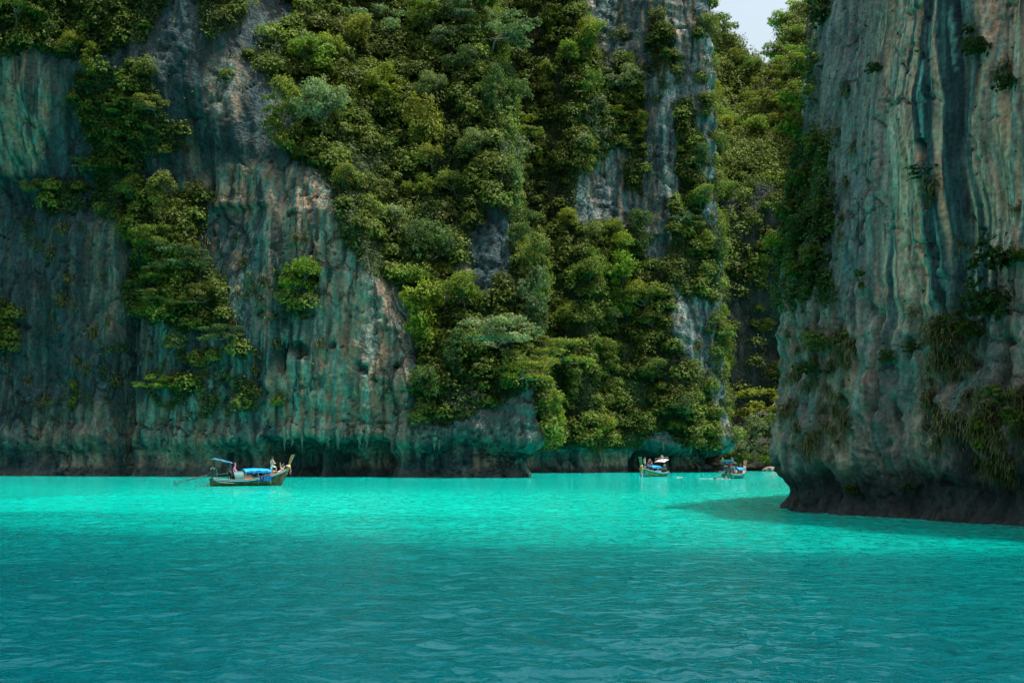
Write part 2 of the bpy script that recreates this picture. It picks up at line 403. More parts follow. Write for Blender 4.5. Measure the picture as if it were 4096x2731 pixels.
def main_disp(U, Z, P0, Nn):
    sx, sy = photo_xy(P0)
    X = P0[..., 0]; Yb = P0[..., 1]
    zz = np.maximum(Z, 0)
    isA = (Yb < 172) & (X < 6)
    D = -0.6*np.maximum(zz-95, 0)
    # large buttresses and gullies
    D = D+3.2*fbm(U/26, Z/60, 3, 3)*ss(0, 14, zz)
    D = D+6.5*ss(38, 58, zz)*ss(640, 480, sx)*isA
    # deep gully between the two jungle spurs, and the dark cleft of the left wall
    D = D-1.6*ss(0.0, 0.5, fbm(U/9, Z/22, 33, 2)-0.05)*isA
    cleft = np.exp(-((sx-(285-0.01*sy))/16)**2)*(sy > 380)
    D = D-3.0*cleft
    bB = np.where(isA, 0, 1.0)
    D = D+bB*(5.0*np.exp(-((sx-1330)/45)**2)-5.5*np.exp(-((sx-1225)/60)**2)*ss(620, 350, sy)+2.5*np.exp(-((sx-1560)/40)**2))
    # fractured blocks: stepped noise along dipping beds
    dip = Z+0.45*(U-U.min())*0.55
    bed = fbm(U/30, dip/2.2, 9, 2); 
    D = D+0.55*np.round(bed*3)/3*ss(760, 980, sx)+0.25*bed
    # vertical flutes
    fl = fbm(U/1.7+0.8*fbm(U/6, Z/9, 12, 2), Z/11, 13, 3)
    D = D+0.75*fl
    D = D+0.9*fbm(U/6, Z/10, 15, 3)+0.22*fbm(U/0.9, Z/1.6, 16, 3)
    # cracks
    ck = np.abs(perlin(U/5.0+0.3*Z/6, Z/7.0, 21)); D = D-0.7*ss(0.05, 0.0, ck)*ss(0.0, 0.3, perlin(U/9, Z/9, 22)+0.15)
    ck2 = np.abs(perlin(U/9.0, dip/1.5, 23)); D = D-0.55*ss(0.06, 0.0, ck2)*ss(-0.1, 0.3, perlin(U/12, Z/12, 24))
    # tidal notch along the waterline with an overhanging lip
    lip = np.where(isA, 4.5, 5.0)+2.2*fbm(U/9, U*0, 26, 3)
    depth = np.where(isA, np.where(sx < 560, 0.7, 1.9), 2.6)*np.clip(0.8+1.6*fbm(U/8, U*0, 27, 3), 0.15, 2)
    notch = ss(0.0, 1.0, (lip-Z)/2.2)
    D = D+0.8*ss(6.5, 0, np.abs(Z-lip-0.8)*2.6)-depth*notch+0.9*ss(1.6, -0.5, Z)
    # sea cave behind the first boat and the arches of the far headland
    ed = 12*fbm(U/2.5, Z/2.5, 28, 3)
    c = ss(0, 18, (np.minimum(sx-592, 892-sx)+ed))*ss(0, 16, sy-1003+ed)
    pil = np.exp(-((sx-735)/14)**2)+np.exp(-((sx-820)/9)**2)*ss(1080, 1040, sy)
    D = D-3.6*c*(1-0.85*np.minimum(pil, 1))
    c = ss(0, 12, np.minimum(sx-500, 560-sx)+ed)*ss(0, 10, sy-1012+ed); D = D-2.5*c
    for a, b_, t, dp in ((1445, 1535, 1045, 3.5), (1540, 1685, 1035, 4.5)):
        k = (sx-a)/(b_-a); top = t+10-26*np.sin(np.clip(k, 0, 1)*math.pi)+0.5*ed
        c = ss(0, 12, np.minimum(sx-a, b_-sx)+ed)*ss(0, 10, sy-top)*bB; D = D-dp*c
    # holes and pockets
    for (cx, cy, rx, ry, dp) in ((648, 815, 18, 42, 3.0), (690, 800, 22, 20, 2.2), (660, 612, 26, 22, 2.6), (712, 618, 16, 28, 2.6), (640, 640, 14, 18, 1.8),
                                 (830, 843, 6, 14, 1.4), (843, 845, 5, 13, 1.4), (765, 790, 9, 9, 1.2), (905, 838, 12, 7, 1.2), (655, 478, 20, 8, 1.0)):
        D = D-dp*ss(0.0, 0.5, blob(sx+8*fl, sy+0.6*ed, cx, cy, rx, ry))
    # ledge: a scar under the pale streaked patch
    D = D-1.1*ss(445, 455, sy+ed)*ss(620, 580, sx)*ss(455, 475, sx)*ss(700, 500, sy)
    D = D-0.9*ss(383, 392, sy+0.4*ed)*ss(110, 90, sx)*ss(520, 430, sy)
    dz = 0.25*fbm(U/3, Z/3, 29, 2)*ss(0.5, 4, zz)
    return D, dz

def mixc(c, k, rgb):
    k = np.clip(k, 0, 1)[..., None]; return c*(1-k)+np.array(rgb)*k

ROCK_DARK = (0.011, 0.025, 0.027); ROCK_BLUE = (0.018, 0.045, 0.052); ROCK_TEAL = (0.036, 0.105, 0.090)
ROCK_PALE = (0.18, 0.19, 0.14); ROCK_TAN = (0.27, 0.165, 0.095); ROCK_RUST = (0.25, 0.10, 0.055); ROCK_GREY = (0.19, 0.22, 0.21)

def main_col(U, Z, P, D, nrm):
    sx, sy = photo_xy(P)
    wu = U+1.2*fbm(U/4, Z/12, 40, 2)
    st = fbm(wu/1.3, Z/13, 41, 3); st2 = fbm(wu/0.7, Z/9, 42, 3); big = fbm(U/10, Z/10, 43, 3)
    c = np.empty(U.shape+(3,)); c[:] = ROCK_BLUE
    c = mixc(c, ss(-0.15, 0.25, st+0.5*big), ROCK_DARK)
    isA = (P[..., 1] < 185) & (sx < 1245)
    # teal algae streaks through the middle wall and along the notch
    tz = ss(400, 520, sx+0.15*sy)*ss(1010, 900, sx)*ss(330, 430, sy)*isA
    tz = np.maximum(tz, ss(930, 1000, sy)*ss(200, 420, sx)*isA*0.9)
    c = mixc(c, tz*ss(-0.15, 0.2, st2+0.35*big)*0.9, ROCK_TEAL)
    # pale, tan streaks
    pz = np.zeros(U.shape)
    for (cx, cy, rx, ry, k) in ((560, 440, 130, 70, 1.0), (45, 250, 75, 170, 1.3), (690, 500, 90, 130, 1.0), (860, 620, 140, 330, 1.1), (720, 910, 120, 130, 1.3),
                                (900, 900, 110, 180, 0.8), (420, 960, 120, 50, 0.5), (1040, 640, 50, 70, 0.9), (480, 1040, 200, 40, 0.7), (520, 200, 60, 90, 0.5),
                                (250, 620, 60, 200, 0.35), (300, 1000, 300, 80, 0.45)):
        pz = np.maximum(pz, k*np.sqrt(blob(sx, sy, cx, cy, rx, ry)))
    q = 0.6*fbm(wu/2.2, Z/26, 44, 2)+0.4*fbm(wu/1.0+4, Z/20, 45, 2)
    qs = [-0.4, -0.26, -0.2, -0.12, -0.05, 0.02, 0.08, 0.15, 0.22, 0.30, 0.45]
    pal = [ROCK_DARK, ROCK_DARK, ROCK_TEAL, ROCK_TAN, ROCK_PALE, ROCK_TEAL, ROCK_TAN, ROCK_PALE, ROCK_DARK, ROCK_TAN, ROCK_TEAL]
    rib = np.stack([np.interp(q, qs, [p[i] for p in pal]) for i in range(3)], -1)
    k_ = (np.clip(pz*1.2, 0, 1)*isA)[..., None]; c = c*(1-k_)+rib*k_
    rz = np.zeros(U.shape)
    for (cx, cy, rx, ry) in ((690, 880, 80, 90), (690, 510, 60, 60), (60, 385, 70, 14), (530, 462, 70, 12), (740, 1060, 60, 30), (1060, 1050, 110, 40), (640, 1050, 40, 40), (790, 790, 50, 50)):
        rz = np.maximum(rz, blob(sx, sy, cx, cy, rx, ry))
    c = mixc(c, rz*ss(-0.1, 0.3, big+0.6*st2)*isA*0.9, ROCK_RUST)
    # bedded grey blocks on the corner of the spur
    gz = ss(880, 960, sx)*ss(620, 700, sy)*ss(1020, 990, sy)*isA
    c = mixc(c, gz*(0.45+0.5*ss(-0.2, 0.3, big)), (0.095, 0.115, 0.112))
    # far headland: blue grey wall with buff streaks
    B = ~isA
    c = np.where(B[..., None], mixc(mixc(c, np.full(U.shape, 0.65), (0.055, 0.100, 0.112)), ss(0.08, 0.35, st2+0.3*big), (0.33, 0.25, 0.18)), c)
    c = np.where(B[..., None], mixc(c, ss(0.12, 0.3, st-0.2*big), (0.17, 0.21, 0.21)), c)
    c = np.where(B[..., None], mixc(c, ss(-0.1, -0.4, st)*0.8, ROCK_DARK), c)
    # notch: green algae on the lip, buff/rust below it, dark wet band at the waterline
    nz = ss(6.6, 5.4, Z)*ss(3.2, 4.0, Z)*((sx > 880) | B)
    c = mixc(c, nz*(0.15+0.6*ss(-0.1, 0.3, st2)), (0.035, 0.13, 0.10))
    lz = ss(4.2, 3.2, Z)*ss(0.9, 1.5, Z)
    c = mixc(c, lz*ss(-0.1, 0.3, big+0.5*st)*0.8, (0.30, 0.24, 0.17))
    c = mixc(c, ss(1.3, 0.5, Z+0.5*st2), (0.045, 0.06, 0.055))
    # fresh dark lining of crevices (weathered crust)
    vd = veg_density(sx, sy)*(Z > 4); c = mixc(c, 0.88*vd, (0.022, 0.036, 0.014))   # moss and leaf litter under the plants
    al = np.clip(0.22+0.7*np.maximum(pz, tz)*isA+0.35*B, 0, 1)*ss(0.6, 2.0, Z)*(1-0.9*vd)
    return np.concatenate([c, al[..., None]], -1)

A_PAIR = [((-150, 140), (-150, 150)), ((-110, 157), (-110, 168)), ((-78, 161), (-79, 171)), ((-60, 157), (-61, 168)), ((-45, 152), (-47, 166)), ((-30, 147.5), (-32, 172)),
          ((-15, 143.5), (-20, 177)), ((-4, 141), (-11, 177)), ((2.4, 140.2), (-5, 173)), ((3.6, 142), (-4, 176)), ((3, 149), (-4.5, 182)), ((0.5, 160), (-5, 189)), ((-1, 176), (-5, 198)),
          ((2, 190), (0, 206)), ((12, 197), (10, 215)), ((26, 201), (24, 217)), ((36, 203.5), (34, 213)), ((39.3, 205), (38, 213)), ((40.2, 209), (39.5, 222)), ((40.5, 222), (41, 240)),
          ((42, 240), (44, 262)), ((46, 268), (50, 290))]
A_PATH = [p[0] for p in A_PAIR]; A_TOP = [p[1] for p in A_PAIR]
def a_frac(U, Z, P0):
    sx, sy = photo_xy(P0); z = np.maximum(Z, 0)
    isA = (P0[..., 1] < 172) & (P0[..., 0] < 6)
    z0 = np.where(isA, 9+26*ss(990, 760, sx)*ss(420, 620, sx), 5.0)
    return (0.10*np.minimum(z, z0)+np.maximum(z-z0, 0))/(0.10*z0+70-z0)
zsA = np.r_[np.arange(-2.5, 8, 0.26), np.arange(8, 100, 0.36), np.arange(100, 128, 1.4)]
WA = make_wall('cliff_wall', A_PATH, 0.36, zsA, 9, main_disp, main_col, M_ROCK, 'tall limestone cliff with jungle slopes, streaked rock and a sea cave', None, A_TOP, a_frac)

# ---- valley hill
def hill_disp(U, Z, P0, Nn):
    zz = np.maximum(Z, 0)
    s = 0.16*np.minimum(zz, 62)+0.95*np.maximum(zz-62, 0)
    D = -s+4*fbm(U/22, Z/24, 51, 3)*ss(140, 100, Z)+1.6*fbm(U/6, Z/8, 52, 3)+0.5*fbm(U/1.8, Z/4, 53, 2)
    return D, 1.6*fbm(U/9, Z/9, 54, 3)*ss(5, 30, zz)*ss(140, 100, Z)
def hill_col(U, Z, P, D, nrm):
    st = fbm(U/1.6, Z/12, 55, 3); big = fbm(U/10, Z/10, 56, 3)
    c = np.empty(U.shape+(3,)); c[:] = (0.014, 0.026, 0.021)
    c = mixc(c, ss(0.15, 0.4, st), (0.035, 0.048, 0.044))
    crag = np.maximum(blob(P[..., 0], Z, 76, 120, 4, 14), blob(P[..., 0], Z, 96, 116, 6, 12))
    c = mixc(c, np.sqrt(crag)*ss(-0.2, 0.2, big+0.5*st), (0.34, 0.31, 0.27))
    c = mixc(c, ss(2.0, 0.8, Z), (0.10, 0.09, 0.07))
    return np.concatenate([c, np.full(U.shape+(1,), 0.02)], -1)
def hill_top(B):
    return np.interp(B[:, 0], [40, 60, 65, 68, 71, 76, 79, 83.5, 88, 92, 98, 120], [187, 155, 132, 118, 110, 112, 118, 133, 139, 138, 138, 136])
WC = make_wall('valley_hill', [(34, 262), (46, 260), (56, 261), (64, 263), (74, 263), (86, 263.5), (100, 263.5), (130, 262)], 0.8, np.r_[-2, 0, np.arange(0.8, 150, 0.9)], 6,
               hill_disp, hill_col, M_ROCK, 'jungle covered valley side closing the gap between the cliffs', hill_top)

WS = make_wall('unseen_shade_spur', [(71, 300), (73, 282), (76, 268), (82, 258), (98, 252), (150, 246)], 1.0, np.r_[-2, np.arange(0, 135, 1.0)], 6,  # added spur, out of view behind the headland, casts shade onto the valley hill
               lambda U, Z, P0, Nn: (-0.06*np.maximum(Z, 0)-0.5*np.maximum(Z-124, 0)+3*fbm(U/14, Z/20, 57, 3)+0.8*fbm(U/3, Z/9, 58, 3), 0*Z), hill_col, M_ROCK, 'steep dark unseen rock spur added to shade the valley behind the near headland')
# ---- near cliff
def near_disp(U, Z, P0, Nn):
    sx, sy = photo_xy(P0); zz = np.maximum(Z, 0)
    corner = np.exp(-((U-U0R)/5.0)**2)
    s = 0.045*zz*(1-corner)+corner*(0.02*zz+0.20*np.maximum(zz-11, 0))+0.6*np.maximum(zz-23, 0)
    D = -s+0.9*fbm(U/7, Z/14, 71, 3)
    wu = U+0.7*fbm(U/3, Z/6, 72, 2)+0.10*fbm(U/1.2, Z/4.5, 73, 2)
    fl = fbm(wu/1.25, Z/14, 74, 3); fl2 = fbm(wu/0.5, Z/13, 75, 3)
    D = D+0.55*fl+0.20*(1-2*np.abs(fl2))+0.09*fbm(U/0.30, Z/1.0, 76, 3)
    rg = np.abs(fbm(U/1.1+0.3*Z, Z/1.7, 85, 3)); D = D-0.22*ss(0.07, 0.0, rg)*ss(-0.1, 0.25, perlin(U/2.5, Z/3.5, 86))
    hb = fbm(U/4, Z/0.9+0.25*U, 87, 3); hb = np.round(hb*4)/4
    rough = ss(560, 760, sy+60*fbm(U/3, Z/3, 77, 2))
    D = D+(0.03+0.15*rough)*hb-rough*0.6*np.maximum(fbm(U/0.8, Z/1.1, 84, 3)-0.12, 0)
    D = D+rough*(0.45*fbm(U/1.6, Z/2.4, 78, 3)+0.18*fbm(U/0.6, Z/1.2, 79, 3))
    # bulging curtains with pockets behind them
    pk = fbm(wu/1.0, Z/3.0, 80, 2)
    D = D-0.9*ss(0.22, 0.42, pk)*ss(500, 800, sy)*ss(1160, 1050, sy)
    for (cx, cy, rx, ry, dp) in ((2105, 345, 10, 35, 0.8), (2110, 460, 14, 22, 0.7), (1945, 930, 10, 30, 0.9), (2130, 960, 16, 40, 1.0), (2300, 960, 14, 40, 1.0), (1960, 640, 12, 18, 0.6)):
        D = D-dp*ss(0, 0.5, blob(sx+14*fl, sy, cx, cy, rx, ry))
    # undercut above the waterline
    lip = 2.3+0.7*fbm(U/3, U*0, 82, 2)+1.4*ss(U0R-6, U0R-16, U)
    D = D+0.22*ss(2.2, 0, np.abs(Z-lip-0.9))-0.65*ss(0, 1, (lip-Z)/1.4)+0.45*ss(0.9, -0.4, Z)
    return D, 0.10*fbm(U/1.2, Z/1.2, 83, 2)*ss(0.3, 2, zz)
def near_col(U, Z, P, D, nrm):
    sx, sy = photo_xy(P)
    wu = U+0.7*fbm(U/3, Z/6, 72, 2)+0.10*fbm(U/1.2, Z/4.5, 73, 2)
    a = fbm(wu/1.5, Z/16, 91, 3); b = fbm(wu/0.8+4, Z/12, 92, 3); d = fbm(wu/0.42, Z/9, 93, 3); e = fbm(wu/0.22, Z/6, 94, 2)
    big = fbm(U/5, Z/6, 95, 3)
    tanz = ss(2000, 2080, sx+40*big)*ss(930, 600, sy+90*big)
    tanz = np.maximum(tanz, 0.35*ss(1960, 2060, sx))
    q = 0.5*fbm(wu/1.1, Z/30, 91, 2)+0.6*fbm(wu/0.45+4, Z/24, 92, 2)
    qs = [-0.55, -0.22, -0.18, -0.13, -0.09, -0.05, 0.0, 0.05, 0.08, 0.11, 0.14, 0.17, 0.28, 0.4]
    D_, G_, T_, P_, L_, O_ = (0.022, 0.045, 0.050), (0.27, 0.235, 0.18), (0.62, 0.38, 0.22), (0.52, 0.42, 0.29), (0.21, 0.40, 0.33), (0.64, 0.34, 0.19)
    pal = [D_, D_, (0.08, 0.15, 0.14), T_, O_, P_, (0.13, 0.16, 0.15), T_, L_, P_, G_, D_, T_, P_]
    c = np.stack([np.interp(q, qs, [p[i] for p in pal]) for i in range(3)], -1)
    c = mixc(c, 0.65*(1-tanz), (0.13, 0.15, 0.138))
    c = mixc(c, ss(0.2, 0.4, e-0.3*a)*0.5, (0.06, 0.13, 0.12))
    c = mixc(c, ss(0.28, 0.36, d-0.3*b)*(0.1+0.5*tanz), (0.17, 0.47, 0.38))
    # the shoulder by the corner is blue grey and rough
    bz = ss(2050, 1960, sx+35*big)*ss(760, 600, sy)
    c = mixc(c, bz*(0.45+0.35*ss(-0.2, 0.3, d)), (0.085, 0.125, 0.13))
    # lower third: grey brown
    lz = ss(620, 860, sy+70*big)
    c = mixc(c, lz*0.7, (0.115, 0.115, 0.10))
    c = mixc(c, lz*ss(0.05, 0.35, a+0.4*big)*0.7, (0.32, 0.22, 0.15))
    c = mixc(c, lz*ss(0.12, 0.3, b)*0.6, (0.10, 0.21, 0.19))
    c = mixc(c, ss(2.4, 1.2, Z+0.5*big), (0.030, 0.038, 0.035))
    c = mixc(c, ss(0.7, 0.25, Z+0.3*d), (0.035, 0.04, 0.036))
    al = np.clip(0.10+0.15*tanz-0.1*lz, 0, 1)*ss(1.0, 3.0, Z)
    return np.concatenate([c, al[..., None]], -1)
R_PATH = [(90, 140), (64, 112), (40, 92), (24, 74), (15.5, 60), (12.6, 53.5), (12.0, 50), (12.5, 46.5), (14.3, 41.5), (16.6, 36.4), (19.5, 30), (24, 20), (34, 0), (50, -25), (80, -60)]
# the path runs back to front so that its right-hand side... is flipped below
R_PATH = R_PATH
_uR, _BR = resample(chaikin(R_PATH), 0.05)
U0R = float(_uR[np.argmin(np.hypot(_BR[:, 0]-12.0, _BR[:, 1]-50))])
def r_us(L):
    a = U0R-9; b = U0R+26
    return np.r_[np.arange(0, a, 2.0), np.arange(a, b, 0.07), np.arange(b, L, 2.0)]
zsR = np.r_[np.arange(-1.2, 23.5, 0.075), np.arange(23.5, 30, 0.4), np.arange(30, 40, 1.0)]
WR = make_wall('cliff_headland', R_PATH, r_us, zsR, 5, near_disp, near_col, M_ROCKR, 'near limestone headland with flowing tan and teal streaks')

# ------------------------------------------------------------------ foliage
def leaf_quads(pos, nrm, ln, wd, r):
    """diamond leaves folded a little along their midrib"""
    n = len(pos)
    nrm = nrm/(np.linalg.norm(nrm, axis=1, keepdims=True)+1e-9)
    t = r.normal(size=(n, 3)); t -= nrm*np.sum(t*nrm, 1, keepdims=True); t /= np.linalg.norm(t, axis=1, keepdims=True)+1e-9
    t[:, 2] -= 0.35; t /= np.linalg.norm(t, axis=1, keepdims=True)
    b = np.cross(nrm, t)
    ln = ln[:, None]; wd = wd[:, None]
    V = np.stack([pos-t*ln*0.5, pos+b*wd*0.5+nrm*wd*0.12, pos+t*ln*0.5-nrm*ln*0.1, pos-b*wd*0.5+nrm*wd*0.12], 1).reshape(-1, 3)
    Fq = np.arange(4*n).reshape(n, 4)
    rnd = np.repeat(r.random(n), 4)
    return V, Fq, rnd

def leaf_tris(pos, nrm, ln, wd, r):
    n = len(pos); nrm = nrm/(np.linalg.norm(nrm, axis=1, keepdims=True)+1e-9)
    t = r.normal(size=(n, 3)); t -= nrm*np.sum(t*nrm, 1, keepdims=True); t /= np.linalg.norm(t, axis=1, keepdims=True)+1e-9
    b = np.cross(nrm, t); ln = ln[:, None]; wd = wd[:, None]
    V = np.stack([pos-t*ln*0.45+b*wd*0.5, pos-t*ln*0.35-b*wd*0.5, pos+t*ln*0.6], 1).reshape(-1, 3)
    return V, np.arange(3*n).reshape(n, 3), np.repeat(r.random(n), 3)

def leaf_mesh(name, V, Fq, rnd):
    me = np_mesh(name, V, Fq, smooth=False)
    a = me.attributes.new('leafrnd', 'FLOAT', 'POINT'); a.data.foreach_set('value', rnd.astype(np.float32))
    return me

def crown_blobs(kind, R, r):
    if kind == 'round':
        K = 15; d = r.normal(size=(K, 3)); d /= np.linalg.norm(d, axis=1, keepdims=True)
        c = d*R*(0.35+0.35*r.random((K, 1)))*np.array([1, 1, 0.75]); rad = R*(0.26+0.20*r.random(K)); fl = np.full(K, 0.8)
    elif kind == 'flat':
        K = 16; a = r.random(K)*2*math.pi; q = np.sqrt(r.random(K))*R*1.05
        lay = r.integers(0, 3, K); c = np.stack([q*np.cos(a), q*np.sin(a), (lay-1)*R*0.26-0.22*q**2/R], 1)
        rad = R*(0.26+0.16*r.random(K)); fl = np.full(K, 0.42)
    elif kind == 'tall':
        K = 15; z = np.linspace(-0.9, 0.9, K)*R; a = r.random(K)*2*math.pi; q = R*(0.5-0.25*np.abs(z)/R)*(0.4+0.8*r.random(K))
        c = np.stack([q*np.cos(a), q*np.sin(a), z], 1); rad = R*(0.24+0.17*r.random(K)); fl = np.full(K, 0.85)
    else:   # draped with creepers
        K = 16; z = R*(0.6-2.0*r.random(K)**1.3); a = r.normal(size=K)*0.9
        q = R*(0.55+0.1*z/R); c = np.stack([q*np.cos(a)*0.6, q*np.sin(a)*0.9, z], 1); rad = R*(0.20+0.15*r.random(K)); fl = np.full(K, 1.25)
    return c, rad, fl

def make_crown(kind, seed, nleaf, R=3.0, leaf=0.28):
    r = np.random.default_rng(seed)
    c, rad, fl = crown_blobs(kind, R, r)
    wgt = rad**2/np.sum(rad**2)
    P = []; Nr = []
    for ci, ra, f, wq in zip(c, rad, fl, wgt):
        k = max(12, int(nleaf*wq))
        # sprigs: leaves gather on twig ends
        ns = max(5, k//7)
        d = r.normal(size=(ns, 3)); d[:, 2] = np.abs(d[:, 2])*0.9-0.25+0.25*r.normal(size=ns); d /= np.linalg.norm(d, axis=1, keepdims=True)
        sp = d*ra*(0.55+0.5*r.random((ns, 1)))
        i = r.integers(0, ns, k)
        p = sp[i]+r.normal(size=(k, 3))*ra*0.13
        p[:, 2] *= f
        P.append(ci+p); Nr.append(d[i]*0.85+np.array([0, 0, 0.40])+r.normal(size=(k, 3))*0.38)
    P = np.concatenate(P); Nr = np.concatenate(Nr); n = len(P)
    V, Fq, rnd = leaf_quads(P, Nr, leaf*(0.6+0.8*r.random(n)), leaf*0.62*(0.6+0.7*r.random(n)), r)
    return V, Fq, rnd, c

def tube(path, rads, sides=6):
    path = np.array(path, float); n = len(path); V = []
    T = np.gradient(path, axis=0); T /= np.linalg.norm(T, axis=1, keepdims=True)+1e-9
    ref = np.array([0.0, 0, 1]) if abs(T[0][2]) < 0.9 else np.array([1.0, 0, 0])
    for i in range(n):
        a = np.cross(T[i], ref); a /= np.linalg.norm(a)+1e-9; b = np.cross(T[i], a)
        th = np.arange(sides)*2*math.pi/sides
        V.append(path[i]+rads[i]*(np.cos(th)[:, None]*a+np.sin(th)[:, None]*b))
    V = np.concatenate(V); Fq = []
    for i in range(n-1):
        for j in range(sides):
            k = (j+1) % sides
            Fq.append((i*sides+j, i*sides+k, (i+1)*sides+k, (i+1)*sides+j))
    return V, np.array(Fq)

def join(parts):
    V = []; Fq = []; o = 0
    for v, f in parts:
        V.append(v); Fq.append(np.asarray(f)+o); o += len(v)
    return np.concatenate(V), np.concatenate(Fq)

def bend(a, b, sag, r, n=5):
    t = np.linspace(0, 1, n)[:, None]; a = np.array(a, float); b = np.array(b, float)
    p = a*(1-t)+b*t; p += np.sin(t*math.pi)*np.array(sag)
    p[1:-1] += r.normal(size=(n-2, 3))*0.04*np.linalg.norm(b-a)
    return p

class Proto: pass
PROTO = []
def make_proto(kind, seed, nleaf):
    R = 3.0; r = np.random.default_rng(seed+99)
    V, Fq, rnd, c = make_crown(kind, seed, nleaf, R)
    ctr = {'round': (1.6, 0, 2.2), 'flat': (2.4, 0, 2.6), 'tall': (1.3, 0, 3.2), 'drape': (0.9, 0, 1.4)}[kind]
    ctr = np.array(ctr, float)
    me = leaf_mesh('crown_'+kind, V+ctr, Fq, rnd); me.materials.append(M_LEAF)
    fork = ctr*0.55+np.array([0.1, 0, -0.1])
    parts = [tube(bend((-0.5, 0, -0.25), fork, (0.35, 0, -0.3), r, 6), np.linspace(0.17, 0.10, 6))]
    for i in r.permutation(len(c))[:7]:
        parts.append(tube(bend(fork, c[i]+ctr, (0.1, 0, -0.15), r, 5), np.linspace(0.085, 0.02, 5), 5))
    tv, tf = join(parts); tm = np_mesh('trunk_'+kind, tv, tf); tm.materials.append(M_BARK)
    p = Proto(); p.kind = kind; p.crown = me; p.trunk = tm
    return p
for kind, seeds in (('round', (1, 2, 3, 4)), ('flat', (11, 12, 13)), ('tall', (21, 22)), ('drape', (31, 32))):
    for s_ in seeds: PROTO.append(make_proto(kind, s_, 3600))
BYK = {k: [p for p in PROTO if p.kind == k] for k in ('round', 'flat', 'tall', 'drape')}

SPEC = {'yellow-green': (0.165, 0.190, 0.026), 'mid-green': (0.095, 0.138, 0.024), 'deep-green': (0.052, 0.092, 0.026),
        'olive': (0.130, 0.145, 0.028), 'grey-green': (0.125, 0.165, 0.075), 'fresh-green': (0.120, 0.180, 0.022)}
SHAPE = {'round': 'rounded', 'flat': 'flat-topped spreading', 'tall': 'tall irregular', 'drape': 'creeper-draped'}
def put_tree(P, n, size, kind, spec, zone, group, r):
    pr = BYK[kind][r.integers(0, len(BYK[kind]))]
    root = empty('cliff_tree', tuple(P)); root.rotation_euler = (0, 0, math.atan2(n[1], n[0])+r.normal()*0.5)
    root.scale = (size, size, size*(0.85+0.35*r.random()))
    sz = 'small' if size < 0.72 else ('large' if size > 1.2 else 'medium')
    hz_ = 'low down' if P[2] < 20 else ('midway up' if P[2] < 42 else 'high up')
    tag(root, f'{sz} {SHAPE[kind]} {spec} tree {hz_} {zone}', 'tree', group)
    b = np.array(SPEC[spec])*(0.86+0.45*r.random())*np.array([0.85+0.22*r.random(), 1, 0.8+0.4*r.random()])
    c = bpy.data.objects.new('crown', pr.crown); COL.objects.link(c); c.parent = root; c.color = tuple(b)+(1,)
    t = bpy.data.objects.new('trunk', pr.trunk); COL.objects.link(t); t.parent = root
    return root

def zone_of(sx, sy, hill=False):
    if hill: return ('on the sunlit valley hill', 'trees on the valley hill') if sy < 340 else ('on the dark valley wall', 'trees on the valley wall')
    if sx < 560: return ('on the shaded wall by the sea cave', 'trees on the shaded rock wall')
    if sx < 1090 and sy < 640: return ('in the jungle above the sea cave', 'trees of the upper jungle slope')
    if sx < 1240: return ('on the overhanging spur', 'trees on the spur')
    if sx < 1560 and sy > 500: return ('in the jungle above the lettered boat', 'trees of the lower jungle apron')
    return ('on the headland beside the valley', 'trees on the headland face')

def scatter(W, dens, nmax, rmin, tries, seed, lim, facing=-0.05):
    """poisson-like picks of wall vertices; lim(sx,sy) mask"""
    r = np.random.default_rng(seed)
    P = W.P.reshape(-1, 3); Nn = W.N.reshape(-1, 3); sx = W.sx.ravel(); sy = W.sy.ravel()
    view = -(P-np.array([0, 0, CH])); view /= np.linalg.norm(view, axis=1, keepdims=True)
    ok = (sx > -120) & (sx < 2420) & (sy > -160) & (np.sum(view*Nn, 1) > facing) & lim(sx, sy)
    d = dens.ravel()*ok
    idx = r.choice(len(P), size=tries, p=d/d.sum())
    got = []; pts = np.zeros((0, 3))
    for i in idx:
        p = P[i]
        if len(pts) and np.min(np.sum((pts-p)**2, 1)) < (rmin*(0.7+0.6*r.random()))**2: continue
        got.append(i); pts = np.vstack([pts, p])
        if len(got) >= nmax: break
    return np.array(got), P[got], Nn[got], sx[got], sy[got], r

densA = veg_density(WA.sx, WA.sy)*(WA.P[..., 2] > 4.5)
shadeA = np.ones(densA.shape)
def pick_kind(r, sx, sy):
    if sx < 560: return ['flat', 'flat', 'round', 'drape', 'tall'][r.integers(0, 5)]
    if 1180 < sx < 1300 and sy < 420: return 'drape'
    return ['round', 'round', 'round', 'flat', 'tall', 'drape', 'round'][r.integers(0, 7)]
def pick_spec(r, sx, sy):
    g = fbm(np.array(sx/160.), np.array(sy/160.), 5, 2)+0.35*r.normal()
    if sx < 560: return ['mid-green', 'olive', 'deep-green', 'yellow-green'][min(3, int(abs(g)*5))]
    return ['deep-green', 'mid-green', 'yellow-green', 'yellow-green', 'olive', 'fresh-green', 'grey-green'][int(np.clip((g+0.55)*6.4, 0, 6))]
idx, Pt, Nt, sxt, syt, r_ = scatter(WA, densA, 246, 2.9, 30000, 101, lambda a, b: (b < 1060) & (b > -70) & (a > -40))
for p, n_, a, b in zip(Pt, Nt, sxt, syt):
    size = float(np.clip(0.62+0.34*r_.gamma(2.0, 0.7), 0.5, 1.5))*(0.85 if a < 560 else 1.0)
    if a > 1380 and b < 900 and not inpoly(a, b, JUNGLE[0]): size *= 0.7
    if 900 < b and a > 1240: size *= 0.8
    z, g = zone_of(a, b); put_tree(p-0.3*n_, n_, size, pick_kind(r_, a, b), pick_spec(r_, a, b), z, g, r_)

